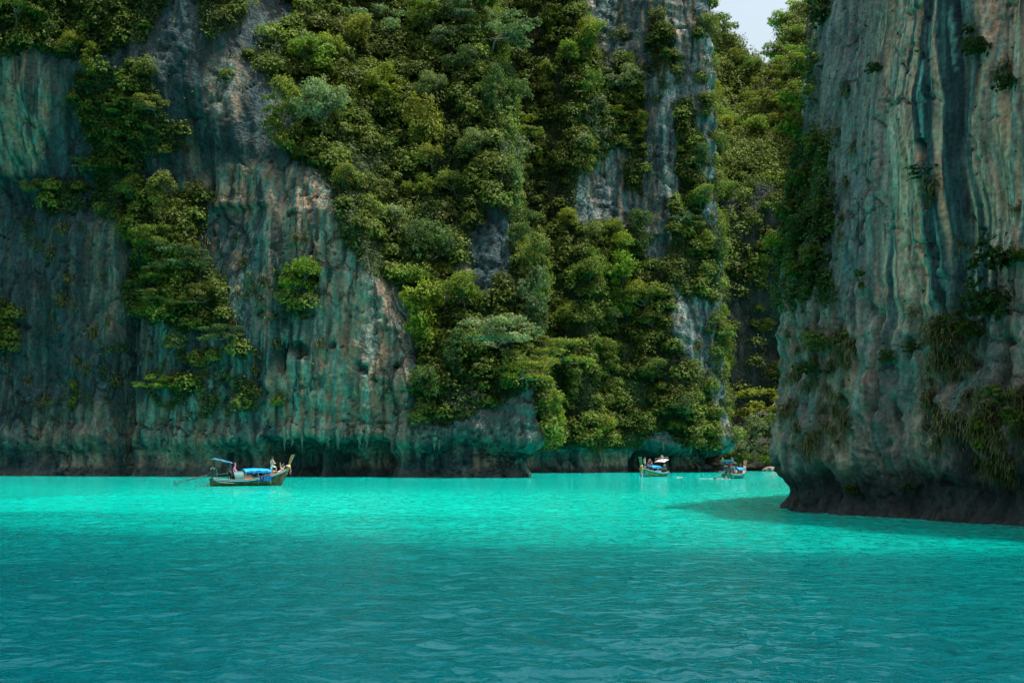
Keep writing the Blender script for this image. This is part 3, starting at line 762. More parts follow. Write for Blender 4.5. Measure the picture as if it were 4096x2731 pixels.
# hill behind
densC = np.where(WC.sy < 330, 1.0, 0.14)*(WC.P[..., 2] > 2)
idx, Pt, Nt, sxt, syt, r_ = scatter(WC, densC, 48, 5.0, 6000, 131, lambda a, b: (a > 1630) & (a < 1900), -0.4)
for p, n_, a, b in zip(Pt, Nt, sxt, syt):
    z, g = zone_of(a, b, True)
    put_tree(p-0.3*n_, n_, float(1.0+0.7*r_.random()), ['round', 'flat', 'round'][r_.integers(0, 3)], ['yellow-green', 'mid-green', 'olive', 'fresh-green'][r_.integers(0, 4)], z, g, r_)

# creepers and undergrowth: leaf mass nobody could count
def leaf_mass(name, W, dens, n, size, off, mat_, label, seed, cluster=None, facing=-0.3, lim=None):
    r = np.random.default_rng(seed)
    P = W.P.reshape(-1, 3); Nn = W.N.reshape(-1, 3)
    view = -(P-np.array([0, 0, CH])); view /= np.linalg.norm(view, axis=1, keepdims=True)
    d = dens.ravel()*(np.sum(view*Nn, 1) > facing)*(W.sx.ravel() > -150)*(W.sx.ravel() < 2500)*(W.sy.ravel() > -200)
    if cluster is None:
        i = r.choice(len(P), size=n, p=d/d.sum())
        p = P[i]+Nn[i]*(off*r.random((n, 1))**1.5)+r.normal(size=(n, 3))*0.2*size; nn = Nn[i]*0.5+np.array([0, 0, 0.55])+r.normal(size=(n, 3))*0.45
    else:
        k, rad = cluster; i = r.choice(len(P), size=n//k, p=d/d.sum()); sc = rad*(0.5+0.8*r.random(len(i)))
        j = np.repeat(np.arange(len(i)), k); m = len(j)
        dd = r.normal(size=(m, 3)); dd /= np.linalg.norm(dd, axis=1, keepdims=True); dd[:, 2] = np.where(dd[:, 2] < -0.3, -dd[:, 2], dd[:, 2])
        lump = 1+0.45*np.sin(dd[:, 0]*7+j)*np.cos(dd[:, 1]*6+2*j)*np.sin(dd[:, 2]*5+3*j+1)
        p = P[i][j]+Nn[i][j]*sc[j][:, None]*0.5+dd*(sc[j]*lump*(0.7+0.35*r.random(m)))[:, None]
        nn = dd*0.9+np.array([0, 0, 0.35])+r.normal(size=(m, 3))*0.38; n = m
    V, Fq, rnd = leaf_tris(p, nn, size*(0.6+0.8*r.random(n)), size*0.75*(0.6+0.7*r.random(n)), r)
    if cluster is not None: rnd = 0.3*rnd+0.7*np.repeat(r.random(len(i))[j], 3)
    o = link(name, leaf_mesh(name, V, Fq, rnd), mat_); tag(o, label, None, None, 'stuff'); return o
M_CREEP = leaf_mat('creeper_leaves', rgb=(0.048, 0.084, 0.020), noise=0.12, trans=0.3)
M_UNDER = leaf_mat('undergrowth_leaves', rgb=(0.098, 0.134, 0.023), noise=0.16, trans=0.3)
gul = np.exp(-((WA.sx-1235)/60)**2)*ss(560, 420, WA.sy)*(WA.P[..., 1] > 180)
leaf_mass('creeper', WA, np.maximum(densA, gul)+0.012*(WA.P[..., 2] > 6), 300000, 0.42, 0.9, M_CREEP, 'dark creepers covering the cliff between the trees', 201)
leaf_mass('undergrowth', WA, densA**1.5+0.001*(WA.P[..., 2] > 6), 760000, 0.40, 0.0, M_UNDER, 'bushy undergrowth filling the jungle slopes', 202, cluster=(300, 1.6))
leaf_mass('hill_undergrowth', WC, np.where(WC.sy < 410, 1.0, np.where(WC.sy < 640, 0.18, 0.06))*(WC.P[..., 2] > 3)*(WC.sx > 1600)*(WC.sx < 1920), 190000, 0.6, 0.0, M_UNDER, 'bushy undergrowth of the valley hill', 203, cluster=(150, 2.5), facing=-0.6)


# ------------------------------------------------------------------ plants of the near headland, grass tufts, shore trees
SHRUB = []
for s_ in range(4):
    V, Fq, rnd, _ = make_crown(['round', 'flat', 'drape', 'round'][s_], 400+s_, 950, 0.8, 0.135)
    me = leaf_mesh('shrub', V+np.array([0.35, 0, 0.25]), Fq, rnd); me.materials.append(M_LEAF); SHRUB.append(me)
def tuft_mesh(seed, L=0.40):
    r = np.random.default_rng(seed); Vs = []; Fs = []; o = 0
    for i in range(130):
        a = r.normal()*1.3; out = 0.35+0.6*r.random(); l = L*(0.5+0.7*r.random()); w_ = 0.018+0.014*r.random()
        d = np.array([math.cos(a), math.sin(a), 0]); side = np.array([-d[1], d[0], 0])*w_
        b = np.array([0, r.normal()*0.20, r.normal()*0.20])
        for k in range(5):
            t = k/4; c = b+d*out*l*np.sin(t*1.7)+np.array([0, 0, l*((0.2+0.9*((i*37) % 100)/100)*t-1.05*t*t)])
            Vs += [c-side*(1-t*0.85), c+side*(1-t*0.85)]
            if k: Fs.append((o+2*k-2, o+2*k-1, o+2*k+1, o+2*k))
        o += 10
    me = np_mesh('grass_tuft', np.array(Vs), np.array(Fs)); me.materials.append(M_GRASS); return me
TUFT = [tuft_mesh(500+i) for i in range(4)]

def locate(W, sx, sy):
    d = (W.sx-sx)**2+(W.sy-sy)**2
    view = -(W.P-np.array([0, 0, CH])); f = np.sum(view*W.N, -1) > 0
    m = (d < 14**2) & f
    if not m.any(): m = d < max(30**2, d.min()*1.5+1)
    dd = np.where(m, W.P[..., 1]*3+np.sqrt(d)*0.15, 1e9); i = np.unravel_index(np.argmin(dd), dd.shape)
    return W.P[i], W.N[i]
def place(name, meshes, p, n, size, r, color, label, cat, group):
    o = bpy.data.objects.new(name, meshes[r.integers(0, len(meshes))]); COL.objects.link(o)
    o.location = tuple(p-0.05*n*size); o.rotation_euler = (0, 0, math.atan2(n[1], n[0])+r.normal()*0.35); o.scale = (size,)*3
    o.color = tuple(color)+(1,); tag(o, label, cat, group); return o
rr = np.random.default_rng(77)
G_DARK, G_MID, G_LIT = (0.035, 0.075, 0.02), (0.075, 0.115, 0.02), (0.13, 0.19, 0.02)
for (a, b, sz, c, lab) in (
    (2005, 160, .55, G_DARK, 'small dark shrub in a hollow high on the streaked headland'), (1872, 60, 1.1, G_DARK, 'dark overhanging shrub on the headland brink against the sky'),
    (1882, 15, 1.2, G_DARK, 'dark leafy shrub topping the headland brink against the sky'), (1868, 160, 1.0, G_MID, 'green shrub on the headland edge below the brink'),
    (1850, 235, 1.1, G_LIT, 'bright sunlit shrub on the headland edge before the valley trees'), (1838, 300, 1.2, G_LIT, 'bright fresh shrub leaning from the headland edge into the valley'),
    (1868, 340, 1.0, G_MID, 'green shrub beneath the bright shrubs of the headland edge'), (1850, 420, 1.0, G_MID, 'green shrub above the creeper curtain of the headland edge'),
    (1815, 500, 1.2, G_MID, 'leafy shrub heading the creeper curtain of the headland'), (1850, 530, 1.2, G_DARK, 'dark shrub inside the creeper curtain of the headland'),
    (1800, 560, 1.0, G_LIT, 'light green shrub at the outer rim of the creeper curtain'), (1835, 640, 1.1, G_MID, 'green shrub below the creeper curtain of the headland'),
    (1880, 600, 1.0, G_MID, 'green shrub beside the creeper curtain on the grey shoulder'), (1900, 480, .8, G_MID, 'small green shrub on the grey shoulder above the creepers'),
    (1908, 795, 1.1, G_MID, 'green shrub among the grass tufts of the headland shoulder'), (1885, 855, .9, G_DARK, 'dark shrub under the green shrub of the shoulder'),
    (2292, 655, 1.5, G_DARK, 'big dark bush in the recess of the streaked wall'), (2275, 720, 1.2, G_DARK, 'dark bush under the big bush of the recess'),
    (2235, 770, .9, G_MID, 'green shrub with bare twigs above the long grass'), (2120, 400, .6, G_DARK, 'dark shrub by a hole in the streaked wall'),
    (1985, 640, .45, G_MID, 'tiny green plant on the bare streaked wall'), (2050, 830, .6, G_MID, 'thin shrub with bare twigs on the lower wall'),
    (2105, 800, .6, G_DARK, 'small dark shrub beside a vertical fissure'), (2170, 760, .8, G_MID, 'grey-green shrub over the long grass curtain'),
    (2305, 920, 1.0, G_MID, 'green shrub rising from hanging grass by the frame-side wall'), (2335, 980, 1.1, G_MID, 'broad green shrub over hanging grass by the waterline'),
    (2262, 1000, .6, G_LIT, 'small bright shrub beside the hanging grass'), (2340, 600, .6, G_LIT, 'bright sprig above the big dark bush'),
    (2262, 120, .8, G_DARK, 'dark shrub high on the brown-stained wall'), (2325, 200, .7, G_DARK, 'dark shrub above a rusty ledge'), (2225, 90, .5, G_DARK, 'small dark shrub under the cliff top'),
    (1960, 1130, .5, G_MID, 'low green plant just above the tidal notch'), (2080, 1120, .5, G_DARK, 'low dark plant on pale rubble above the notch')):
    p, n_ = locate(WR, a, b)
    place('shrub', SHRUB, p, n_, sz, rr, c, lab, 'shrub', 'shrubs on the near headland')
def tufts(W, pts, jit, label, group, s0, s1, r):
    for (a, b) in pts:
        p, n_ = locate(W, a+r.normal()*jit, b+r.normal()*jit)
        k = s0+(s1-s0)*r.random(); q = 'big' if k > s0+0.66*(s1-s0) else ('small' if k < s0+0.33*(s1-s0) else 'middling')
        hz_ = ('close above the water' if p[2] < 5 else 'at mid height' if p[2] < 9 else 'high above the water') if W is WR else ('low on the rock' if p[2] < 20 else 'midway up' if p[2] < 35 else 'high up')
        place('grass_tuft', TUFT, p, n_, k, r, (0.1, 0.1, 0.03), f'{q} {label} {hz_}', 'grass', group)
tufts(WR, [(1795+150*rr.random(), 760+270*rr.random()) for _ in range(46)], 0, 'tuft of dry grass on the headland shoulder', 'grass on the headland shoulder', .6, 1.15, rr)
tufts(WR, [(2125+120*rr.random(), 730+290*rr.random()) for _ in range(38)], 0, 'tuft of dry grass below the dark bush', 'grass curtain below the bush', .6, 1.15, rr)
tufts(WR, [(2240+110*rr.random(), 900+230*rr.random()) for _ in range(30)], 0, 'tuft of dry grass by the low shrubs', 'grass by the low shrubs', .6, 1.1, rr)
tufts(WR, [(1940, 210), (1960, 340), (1915, 300), (2290, 160), (2310, 150), (2140, 425), (2100, 700), (2130, 450), (1930, 420), (1925, 500), (2330, 480), (2200, 560), (1930, 540)], 6, 'lone tuft of grass on the streaked wall', 'lone grass tufts on the streaked wall', .6, 1.1, rr)
tufts(WA, [(1560+120*rr.random(), 200+800*rr.random()) for _ in range(40)], 0, 'tuft of yellow grass on the sunlit headland rim', 'grass on the headland rim', 1.3, 2.4, rr)
tufts(WA, [(40+700*rr.random(), 480+480*rr.random()) for _ in range(60)], 0, 'tuft of brown grass on the shaded rock wall', 'grass on the shaded rock wall', 1.3, 2.6, rr)
edge = ss(1935, 1890, WR.sx+20*fbm(WR.U/1.5, WR.Z/1.5, 301, 2))*ss(260, 420, WR.sy)*ss(740, 600, WR.sy)
edge = np.maximum(edge, 0.12*ss(1895, 1870, WR.sx)*ss(420, 260, WR.sy))
M_CREEPR = leaf_mat('headland_creeper', rgb=(0.045, 0.085, 0.02), noise=0.5, trans=0.3)
edge = edge*(0.12+ss(-0.1, 0.2, fbm(WR.U/1.3, WR.Z/2.2, 303, 3)))
leaf_mass('headland_creeper', WR, edge*(WR.sx > 1700)+0.0015*(WR.P[..., 2] > 3), 48000, 0.15, 0.45, M_CREEPR, 'dark creeper curtain on the edge of the near headland', 204, facing=-0.5)

# shore trees at the foot of the valley
def shore_tree(x, y, size, kind, spec, label, sq=1.0, zoff=0.0):
    pr = BYK[kind][0]; root = empty('shore_tree', (x, y, zoff)); root.scale = (size, size, size*sq); root.rotation_euler = (0, 0, -1.6+rr.normal())
    tag(root, label, 'tree', 'trees on the valley shore')
    c = bpy.data.objects.new('crown', pr.crown); COL.objects.link(c); c.parent = root; c.color = tuple(SPEC[spec])+(1,)
    t = bpy.data.objects.new('trunk', pr.trunk); COL.objects.link(t); t.parent = root
shore_tree(48.5, 238, 2.3, 'flat', 'yellow-green', 'broad flat-crowned tree towering over the valley shore thicket', 1.0, 9.0)
for x, y, q, z, sp, l in ((46.5, 228, 1.35, 0.5, 'grey-green', 'grey-green rounded tree left in the shore thicket beside the headland foot'), (51, 229, 1.5, 0.4, 'grey-green', 'grey-green rounded tree in the middle of the shore thicket'),
                       (55, 230, 1.35, 0.5, 'grey-green', 'grey-green rounded tree of the shore thicket beside the near headland'), (48.5, 231, 1.5, 4.2, 'grey-green', 'upper grey-green tree of the shore thicket under the broad crown'),
                       (53, 232, 1.5, 4.5, 'mid-green', 'upper green tree of the shore thicket by the broad crown'), (44, 229, 0.8, 0.4, 'fresh-green', 'low fresh green tree by the headland arch'), (58, 231, 1.4, 3.0, 'mid-green', 'green tree of the thicket behind the near headland'), (63, 233, 1.5, 2.5, 'mid-green', 'second green tree of the thicket behind the near headland'), (69, 237, 1.6, 3.0, 'olive', 'olive tree at the inner end of the shore thicket'),
                       (50.5, 225.5, 0.9, 0.2, 'fresh-green', 'low fresh green tree leaning over the shore boulders'), (46.5, 225.5, 0.8, 0.2, 'mid-green', 'low green tree at the water beside the headland foot')):
    shore_tree(x, y, q, 'round', sp, l, 1.1, z)
# low shore of earth and stones
def shore():
    xs = np.linspace(36, 80, 70); ys = np.linspace(222, 264, 40); XX, YY = np.meshgrid(xs, ys, indexing='ij')
    Z = -0.8+ss(223, 228, YY+1.5*fbm(XX/4, YY/4, 601, 2))*1.3+ss(230, 262, YY)*9+0.4*fbm(XX/2, YY/2, 602, 3)
    me = np_mesh('shore', np.stack([XX, YY, Z], -1).reshape(-1, 3), grid_faces(70, 40)); set_col(me, np.tile(np.array([0.020, 0.028, 0.015, 0.0]), (2800, 1)))
    tag(link('shore', me, M_ROCK), 'low earthy shore at the foot of the valley', None, None, 'structure')
shore()
def boulder(x, y, sx, sy, sz, seed, label):
    bm = bmesh.new(); bmesh.ops.create_icosphere(bm, subdivisions=4, radius=1.0)
    V = np.array([v.co[:] for v in bm.verts]); d = 1+0.28*fbm(V[:, 0]*1.4+seed, V[:, 1]*1.4+V[:, 2]*1.1, seed, 4)
    for v, k in zip(bm.verts, d): v.co *= k
    me = bpy.data.meshes.new('shore_rock'); bm.to_mesh(me); bm.free()
    for p in me.polygons: p.use_smooth = True
    set_col(me, np.tile(np.array([0.20, 0.16, 0.125, 0.1]), (len(me.vertices), 1)))
    o = link('shore_rock', me, M_ROCK); o.location = (x, y, 0.15); o.scale = (sx, sy, sz); tag(o, label, 'rock', 'rocks on the valley shore')
boulder(50.2, 221.5, 1.5, 1.0, 0.75, 3, 'long pale boulder at the water edge below the shore thicket')
boulder(53.0, 221.8, 1.0, 0.8, 0.55, 5, 'smaller brown boulder beside the long pale one on the shore')
# ------------------------------------------------------------------ stalactites under the overhangs
def stalactite_mesh(seed):
    r = np.random.default_rng(seed); n = 9; t = np.linspace(0, 1, n)
    p = np.stack([0.08*np.cumsum(r.normal(size=n))*0.5, 0.08*np.cumsum(r.normal(size=n))*0.5, 0.5-1.5*t], 1)
    V, Fq = tube(p, 0.26*(1-t)**0.8*(1+0.3*r.normal(size=n)*0.5)+0.02, 7)
    me = np_mesh('stalactite', V, Fq); c = np.tile(np.array([0.10, 0.13, 0.10, 0.0]), (len(V), 1)); c[:, :3] *= (0.7+0.8*r.random((len(V), 1))); set_col(me, c); me.materials.append(M_ROCK); return me
ST = [stalactite_mesh(700+i) for i in range(4)]
rs_ = np.random.default_rng(71)
def stalactites(W, spots, s0, s1):
    for a, b_ in spots:
        p, n_ = locate(W, a, b_); o = bpy.data.objects.new('stalactite', ST[rs_.integers(0, 4)]); COL.objects.link(o); o.parent = W.o
        o.location = tuple(p-n_*0.15); k = s0+(s1-s0)*rs_.random(); o.scale = (k, k, k*(0.8+0.9*rs_.random())); o.rotation_euler = (0, 0, rs_.random()*6.28)
stalactites(WA, [(600+280*rs_.random(), 1000+10*rs_.random()) for _ in range(9)]+[(905+320*rs_.random(), 1012+25*rs_.random()) for _ in range(5)], 0.6, 1.7)
stalactites(WA, [(1450+225*rs_.random(), 1020+16*rs_.random()) for _ in range(5)]+[(640+70*rs_.random(), 595+30*rs_.random()) for _ in range(5)]+[(630+80*rs_.random(), 770+20*rs_.random()) for _ in range(5)], 0.6, 1.5)

# ------------------------------------------------------------------ boats
def box(c, h, rot=None):
    c = np.array(c, float); h = np.array(h, float)
    V = np.array([(x, y, z) for x in (-1, 1) for y in (-1, 1) for z in (-1, 1)], float)*h
    if rot is not None: V = V@np.array(Matrix.Rotation(rot[0], 3, rot[1])).T
    Fq = np.array([(0, 1, 3, 2), (4, 6, 7, 5), (0, 4, 5, 1), (2, 3, 7, 6), (0, 2, 6, 4), (1, 5, 7, 3)])
    return V+c, Fq
def ring(c, R_, r_, axis='y', n=18, m=7, tilt=0.0):
    th = np.linspace(0, 2*math.pi, n+1); p = np.stack([R_*np.cos(th), 0*th, R_*np.sin(th)], 1)
    if axis == 'z': p = p[:, [0, 2, 1]]
    if axis == 'x': p = p[:, [1, 0, 2]]
    if tilt: p = p@np.array(Matrix.Rotation(tilt, 3, 'Z')).T
    return tube(p+np.array(c, float), np.full(n+1, r_), m)
def ball(c, r_, n=8, m=10):
    th = np.linspace(0, math.pi, n); ph = np.linspace(0, 2*math.pi, m, endpoint=False)
    V = np.array([(math.sin(t)*math.cos(p), math.sin(t)*math.sin(p), math.cos(t)) for t in th for p in ph])*np.array(r_)+np.array(c, float)
    Fq = [(i*m+j, (i+1)*m+j, (i+1)*m+(j+1) % m, i*m+(j+1) % m) for i in range(n-1) for j in range(m)]
    return V, np.array(Fq)
def rod(a, b, r_, sides=6): return tube([a, (np.array(a)+np.array(b))/2, b], [r_, r_, r_], sides)
def part(name, geo, mat, parent, smooth=False, label=None):
    V, Fq = join(geo) if isinstance(geo, list) else geo
    o = link(name, np_mesh(name, V, Fq, smooth), mat, parent)
    if label: o['label'] = label
    return o

MT = {k: simple('boat_'+k, v[0], v[1], v[2] if len(v) > 2 else 0.15, v[3] if len(v) > 3 else 4.0) for k, v in {
    'teak': ((0.115, 0.060, 0.026), 0.5, 0.45, 3.0), 'pale_wood': ((0.42, 0.28, 0.15), 0.6, 0.3, 5.0), 'prow_wood': ((0.46, 0.19, 0.06), 0.45, 0.35, 6.0), 'green_hull': ((0.075, 0.115, 0.045), 0.5, 0.4, 2.0),
    'teal_hull': ((0.02, 0.19, 0.14), 0.5, 0.35, 2.0), 'teal_trim': ((0.02, 0.34, 0.36), 0.5), 'blue_trim': ((0.07, 0.32, 0.46), 0.5), 'rail_wood': ((0.33, 0.25, 0.18), 0.6, 0.3), 'cyan_trim': ((0.0, 0.36, 0.55), 0.5), 'white': ((0.75, 0.74, 0.70), 0.6),
    'blue_tarp': ((0.0, 0.27, 0.72), 0.45, 0.12, 2.0), 'navy_tarp': ((0.0, 0.12, 0.36), 0.5, 0.2, 2.0), 'pink_tarp': ((0.75, 0.50, 0.48), 0.6), 'iron': ((0.05, 0.05, 0.055), 0.5, 0.3), 'rusty': ((0.16, 0.08, 0.05), 0.7, 0.4, 8.0),
    'steel': ((0.42, 0.42, 0.40), 0.35, 0.2), 'black': ((0.02, 0.02, 0.022), 0.6), 'brown_in': ((0.14, 0.06, 0.03), 0.6, 0.3), 'yellow': ((0.72, 0.55, 0.04), 0.6), 'orange': ((0.80, 0.28, 0.04), 0.6), 'red': ((0.62, 0.03, 0.04), 0.6),
    'green': ((0.05, 0.45, 0.12), 0.6), 'pink': ((0.80, 0.10, 0.32), 0.7, 0.3, 12.0), 'dull_white': ((0.45, 0.42, 0.33), 0.7), 'dull_green': ((0.10, 0.30, 0.06), 0.6), 'prow_green': ((0.07, 0.17, 0.07), 0.5, 0.3), 'prow_red': ((0.36, 0.12, 0.08), 0.5, 0.3),
    'arch_teal': ((0.01, 0.13, 0.12), 0.6), 'arch_buff': ((0.26, 0.12, 0.065), 0.6), 'post': ((0.03, 0.14, 0.13), 0.5), 'hose': ((0.45, 0.40, 0.30), 0.6), 'cool_box': ((0.02, 0.30, 0.62), 0.5), 'letter': ((0.28, 0.55, 0.22), 0.6), 'letter_blue': ((0.0, 0.14, 0.40), 0.6), 'letter_cyan': ((0.02, 0.50, 0.46), 0.6)}.items()}

class Boat: pass
def boat_shape(L, Bm=0.80, bow=1.40, mid=0.50):
    def g(t): return mid+0.14*np.clip(1-t/0.3, 0, 1)**2+(bow-mid)*np.clip((t-0.30)/0.70, 0, 1)**2.0
    def b(t): return Bm*(0.72+0.28*np.clip(t/0.4, 0, 1)**0.8)*(1-np.clip((t-0.45)/0.55, 0, 1)**2.3)+0.03
    def k(t): return -0.28+(g(t)+0.28)*np.clip((t-0.86)/0.14, 0, 1)**1.6*0.98+0.10*np.clip(1-t/0.2, 0, 1)
    def x(t): return -L/2+L*t
    return g, b, k, x
def make_boat(name, label, loc, head, L, hullm, railm, stripm, prowm, insidem, prow_h=2.55, prow_w=0.17, bow=1.40, canopy=(0.36, 0.66, 1.28), can_m='blue_tarp', stern=(0.02, 0.24, 2.15), stern_m='navy_tarp'):
    o = empty(name, loc, head); tag(o, label, 'boat', 'long-tail boats in the lagoon')
    g, b, k, x = boat_shape(L, bow=bow); bt = Boat(); bt.o = o; bt.g, bt.b, bt.k, bt.x, bt.L = g, b, k, x, L
    ts = np.r_[np.linspace(0, 0.8, 22), np.linspace(0.82, 1.0, 14)]; S = np.linspace(0, 1, 12)
    def shell(sgn, inset, top=0.0):
        V = np.array([(x(t), sgn*max(0.0, b(t)-inset)*s**0.5, k(t)+(g(t)-k(t)-top)*s**1.25+(inset*1.2 if s < 0.9 else 0)) for t in ts for s in S])
        Fq = grid_faces(len(ts), len(S)); return V, (Fq if sgn < 0 else Fq[:, ::-1])
    hull = part('hull', [shell(1, 0), shell(-1, 0)], hullm, o, True)
    part('inner_planking', [shell(1, 0.05, 0.02), shell(-1, 0.05, 0.02)], insidem, hull, True)
    tr = [(x(0), sg*b(0)*s**0.5, k(0)+(g(0)-k(0))*s**1.25) for sg in (1, -1) for s in S]
    m = len(S); part('transom', (np.array(tr), np.array([(i, i+1, m+i+1, m+i) for i in range(m-1)])), hullm, o)
    for sg in (1, -1):
        p = np.array([(x(t), sg*b(t), g(t)) for t in ts]); r_ = part('gunwale', tube(p+np.array([0, 0, 0.02]), np.full(len(p), 0.032), 6), railm, o, True)
        part('rubbing_strip', tube(p+np.array([0, sg*0.012, -0.085]), np.full(len(p), 0.032), 6), stripm, r_, True)
    # floor and bow deck
    fl = [(x(t), sg*(b(t)-0.06)*0.86, 0.12) for t in np.linspace(0.03, 0.72, 16) for sg in (1, -1)]
    part('floor', (np.array(fl), np.array([(2*i, 2*i+1, 2*i+3, 2*i+2) for i in range(15)])), MT['pale_wood'], o)
    dk = [(x(t), sg*max(0.01, b(t)-0.04), g(t)-0.10) for t in np.linspace(0.74, 0.985, 12) for sg in (1, -1)]
    part('bow_deck', (np.array(dk), np.array([(2*i, 2*i+2, 2*i+3, 2*i+1) for i in range(11)])), MT['pale_wood'], o)
    for t in (0.14, 0.3, 0.44, 0.58, 0.70):
        part('thwart', box((x(t), 0, 0.36), (0.12, b(t)-0.06, 0.02)), MT['pale_wood'], o)
    # prow board, curving up and forward, wider at the top
    n = 9; pv = []
    for i in range(n):
        t = i/(n-1); z = bow-0.55+t*(prow_h-bow+0.55); px = x(1.0)-0.16+0.50*t+0.10*t*t; w_ = 0.07+(prow_w-0.07)*t
        pv += [(px-0.055-0.05*t, -w_, z), (px-0.055-0.05*t, w_, z), (px+0.055+0.02*t, w_*0.85, z-0.03), (px+0.055+0.02*t, -w_*0.85, z-0.03)]
    pf = [(4*i+a, 4*i+(a+1) % 4, 4*i+4+(a+1) % 4, 4*i+4+a) for i in range(n-1) for a in range(4)]+[(4*(n-1)+3, 4*(n-1)+2, 4*(n-1)+1, 4*(n-1))]
    prow = part('prow_board', (np.array(pv), np.array(pf)), prowm, o); bt.prow = prow
    part('prow_cap', box((x(1.0)+0.43, 0, prow_h+0.01), (0.10, prow_w+0.01, 0.025)), MT['pale_wood'], prow)
    bz = bow+0.10
    for c, mt, dz, rr_ in ((0, 'white', 0.16, 0.13), (1, 'yellow', 0.10, 0.15), (2, 'orange', 0.02, 0.15), (3, 'green', -0.07, 0.13)):
        part('garland', ring((x(1.0)+0.02+0.05*c*0.3, 0, bz+dz), rr_, 0.05, 'z', 14, 6), MT[mt], prow, True)
    for mt, yy, ln in (('red', 0.10, 0.55), ('pink', -0.10, 0.65), ('green', 0.0, 0.5)):
        part('ribbon', tube([(x(1.0)+0.16, yy, bz), (x(1.0)+0.22, yy*1.2, bz-ln*0.5), (x(1.0)+0.17, yy, bz-ln)], [0.035, 0.05, 0.03], 5), MT[mt], prow)
    # passenger canopy with posts and valance
    t0, t1, ch = canopy; x0, x1 = x(t0), x(t1); wv = 0.74
    A = np.linspace(-1, 1, 11); XS = np.linspace(x0, x1, 12)
    sag = lambda u: 0.03*math.sin(u*9)
    cv = [(xx, a*wv, ch+0.20*(1-a*a)+0.06*math.sin(math.pi*(xx-x0)/(x1-x0))+sag(xx+a)) for xx in XS for a in A]
    can = part('canopy', [(np.array(cv), grid_faces(12, 11))], MT[can_m], o, True)
    for sg in (1, -1):
        vv = [(xx, sg*(wv+0.004), (ch+sag(xx+sg)-0.002)-dz*(1+0.25*math.sin(xx*16))) for xx in np.linspace(x0, x1, 24) for dz in (0, 0.11)]
        part('valance', (np.array(vv), grid_faces(24, 2)), MT[can_m], can)
    for xx in (x0+0.05, (x0+x1)/2, x1-0.05):
        for sg in (1, -1):
            part('canopy_post', rod((xx, sg*0.68, 0.15), (xx, sg*0.70, ch+0.02), 0.02), MT['steel'], o)
    # stern canopy
    t0, t1, sh = stern; x0, x1 = x(t0), x(t1)
    cv = [(xx, a*0.72, sh+0.10*(1-a*a)+0.12-0.34*((xx-x0)/(x1-x0))**1.3+0.02*math.sin(9*xx+4*a)) for xx in np.linspace(x0, x1, 9) for a in np.linspace(-1, 1, 9)]
    sc = part('stern_canopy', (np.array(cv), grid_faces(9, 9)), MT[stern_m], o, True); bt.stern = sc
    part('canopy_rim', [tube([(x0, -0.72, sh+0.12), (x0, 0.72, sh+0.12), (x1, 0.72, sh-0.22), (x1, -0.72, sh-0.22), (x0, -0.72, sh+0.12)], [0.018]*5, 5)], MT['dull_white'], sc)
    for xx, sg in ((x0+0.12, 1), (x0+0.12, -1), (x1-0.1, 1), (x1-0.1, -1)):
        part('canopy_post', rod((xx, sg*0.60, 0.2), (xx, sg*0.66, sh+(0.08 if xx < (x0+x1)/2 else -0.18)), 0.016), MT['post'], o)
    # engine on its pivot, long shaft, propeller and tiller
    ex = x(0)+0.12
    eng = part('engine', [box((ex, 0, 1.02), (0.30, 0.19, 0.20)), box((ex+0.05, 0, 1.27), (0.22, 0.16, 0.10)), box((ex-0.26, 0, 0.92), (0.10, 0.12, 0.12))], MT['iron'], o)
    part('air_filter', ball((ex+0.12, 0.02, 1.47), (0.13, 0.13, 0.10)), MT['dull_white'], eng, True)
    part('exhaust_pipe', tube([(ex-0.1, 0.1, 1.3), (ex-0.12, 0.14, 1.5), (ex+0.06, 0.18, 1.58), (ex+0.32, 0.18, 1.56)], [0.035]*4, 7), MT['steel'], eng, True)
    part('manifold', [ball((ex+0.28, -0.1, 1.30), (0.10, 0.08, 0.14)), ball((ex+0.30, 0.12, 1.18), (0.08, 0.08, 0.12))], MT['rusty'], eng, True)
    part('flywheel', ring((ex+0.33, 0, 1.02), 0.14, 0.05, 'x', 16, 6), MT['steel'], eng, True)
    part('pivot_stand', rod((ex, 0, 0.30), (ex, 0, 0.85), 0.05), MT['rusty'], o)
    return bt
def long_shaft(bt, end, tiller_end):
    x = bt.x; ex = x(0)+0.12; a = np.array((ex-0.3, 0, 0.95)); e = np.array(end, float); m = a*0.62+e*0.38
    sh = part('tail_shaft', [tube([a, m, e], [0.06, 0.045, 0.028], 7)], MT['iron'], bt.o, True)
    d = (e-a)/np.linalg.norm(e-a)
    part('propeller', [box(e+np.array((0, 0.07*math.cos(q), 0.15*math.sin(q)+0.02)), (0.02, 0.05, 0.10), (q, 'X')) for q in (0.5, 2.6, 4.7)], MT['iron'], sh)
    part('skeg', [rod(e-d*0.2, e-d*0.05+np.array((0, 0, -0.30)), 0.016), rod(e-d*0.6, e-d*0.05+np.array((0, 0, -0.30)), 0.016)], MT['iron'], sh)
    part('tiller', rod((ex+0.25, 0, 0.95), tiller_end, 0.022), MT['steel'], bt.o)

def hull_map(bt, sg, pts, t_of, s_of, off=0.012):
    out = []
    for (u, v) in pts:
        t = t_of(u, v); s = s_of(u, v); yb = bt.b(t)*s**0.5; z = bt.k(t)+(bt.g(t)-bt.k(t))*s**1.25
        out.append((bt.x(t), sg*(yb+off), z))
    return np.array(out)

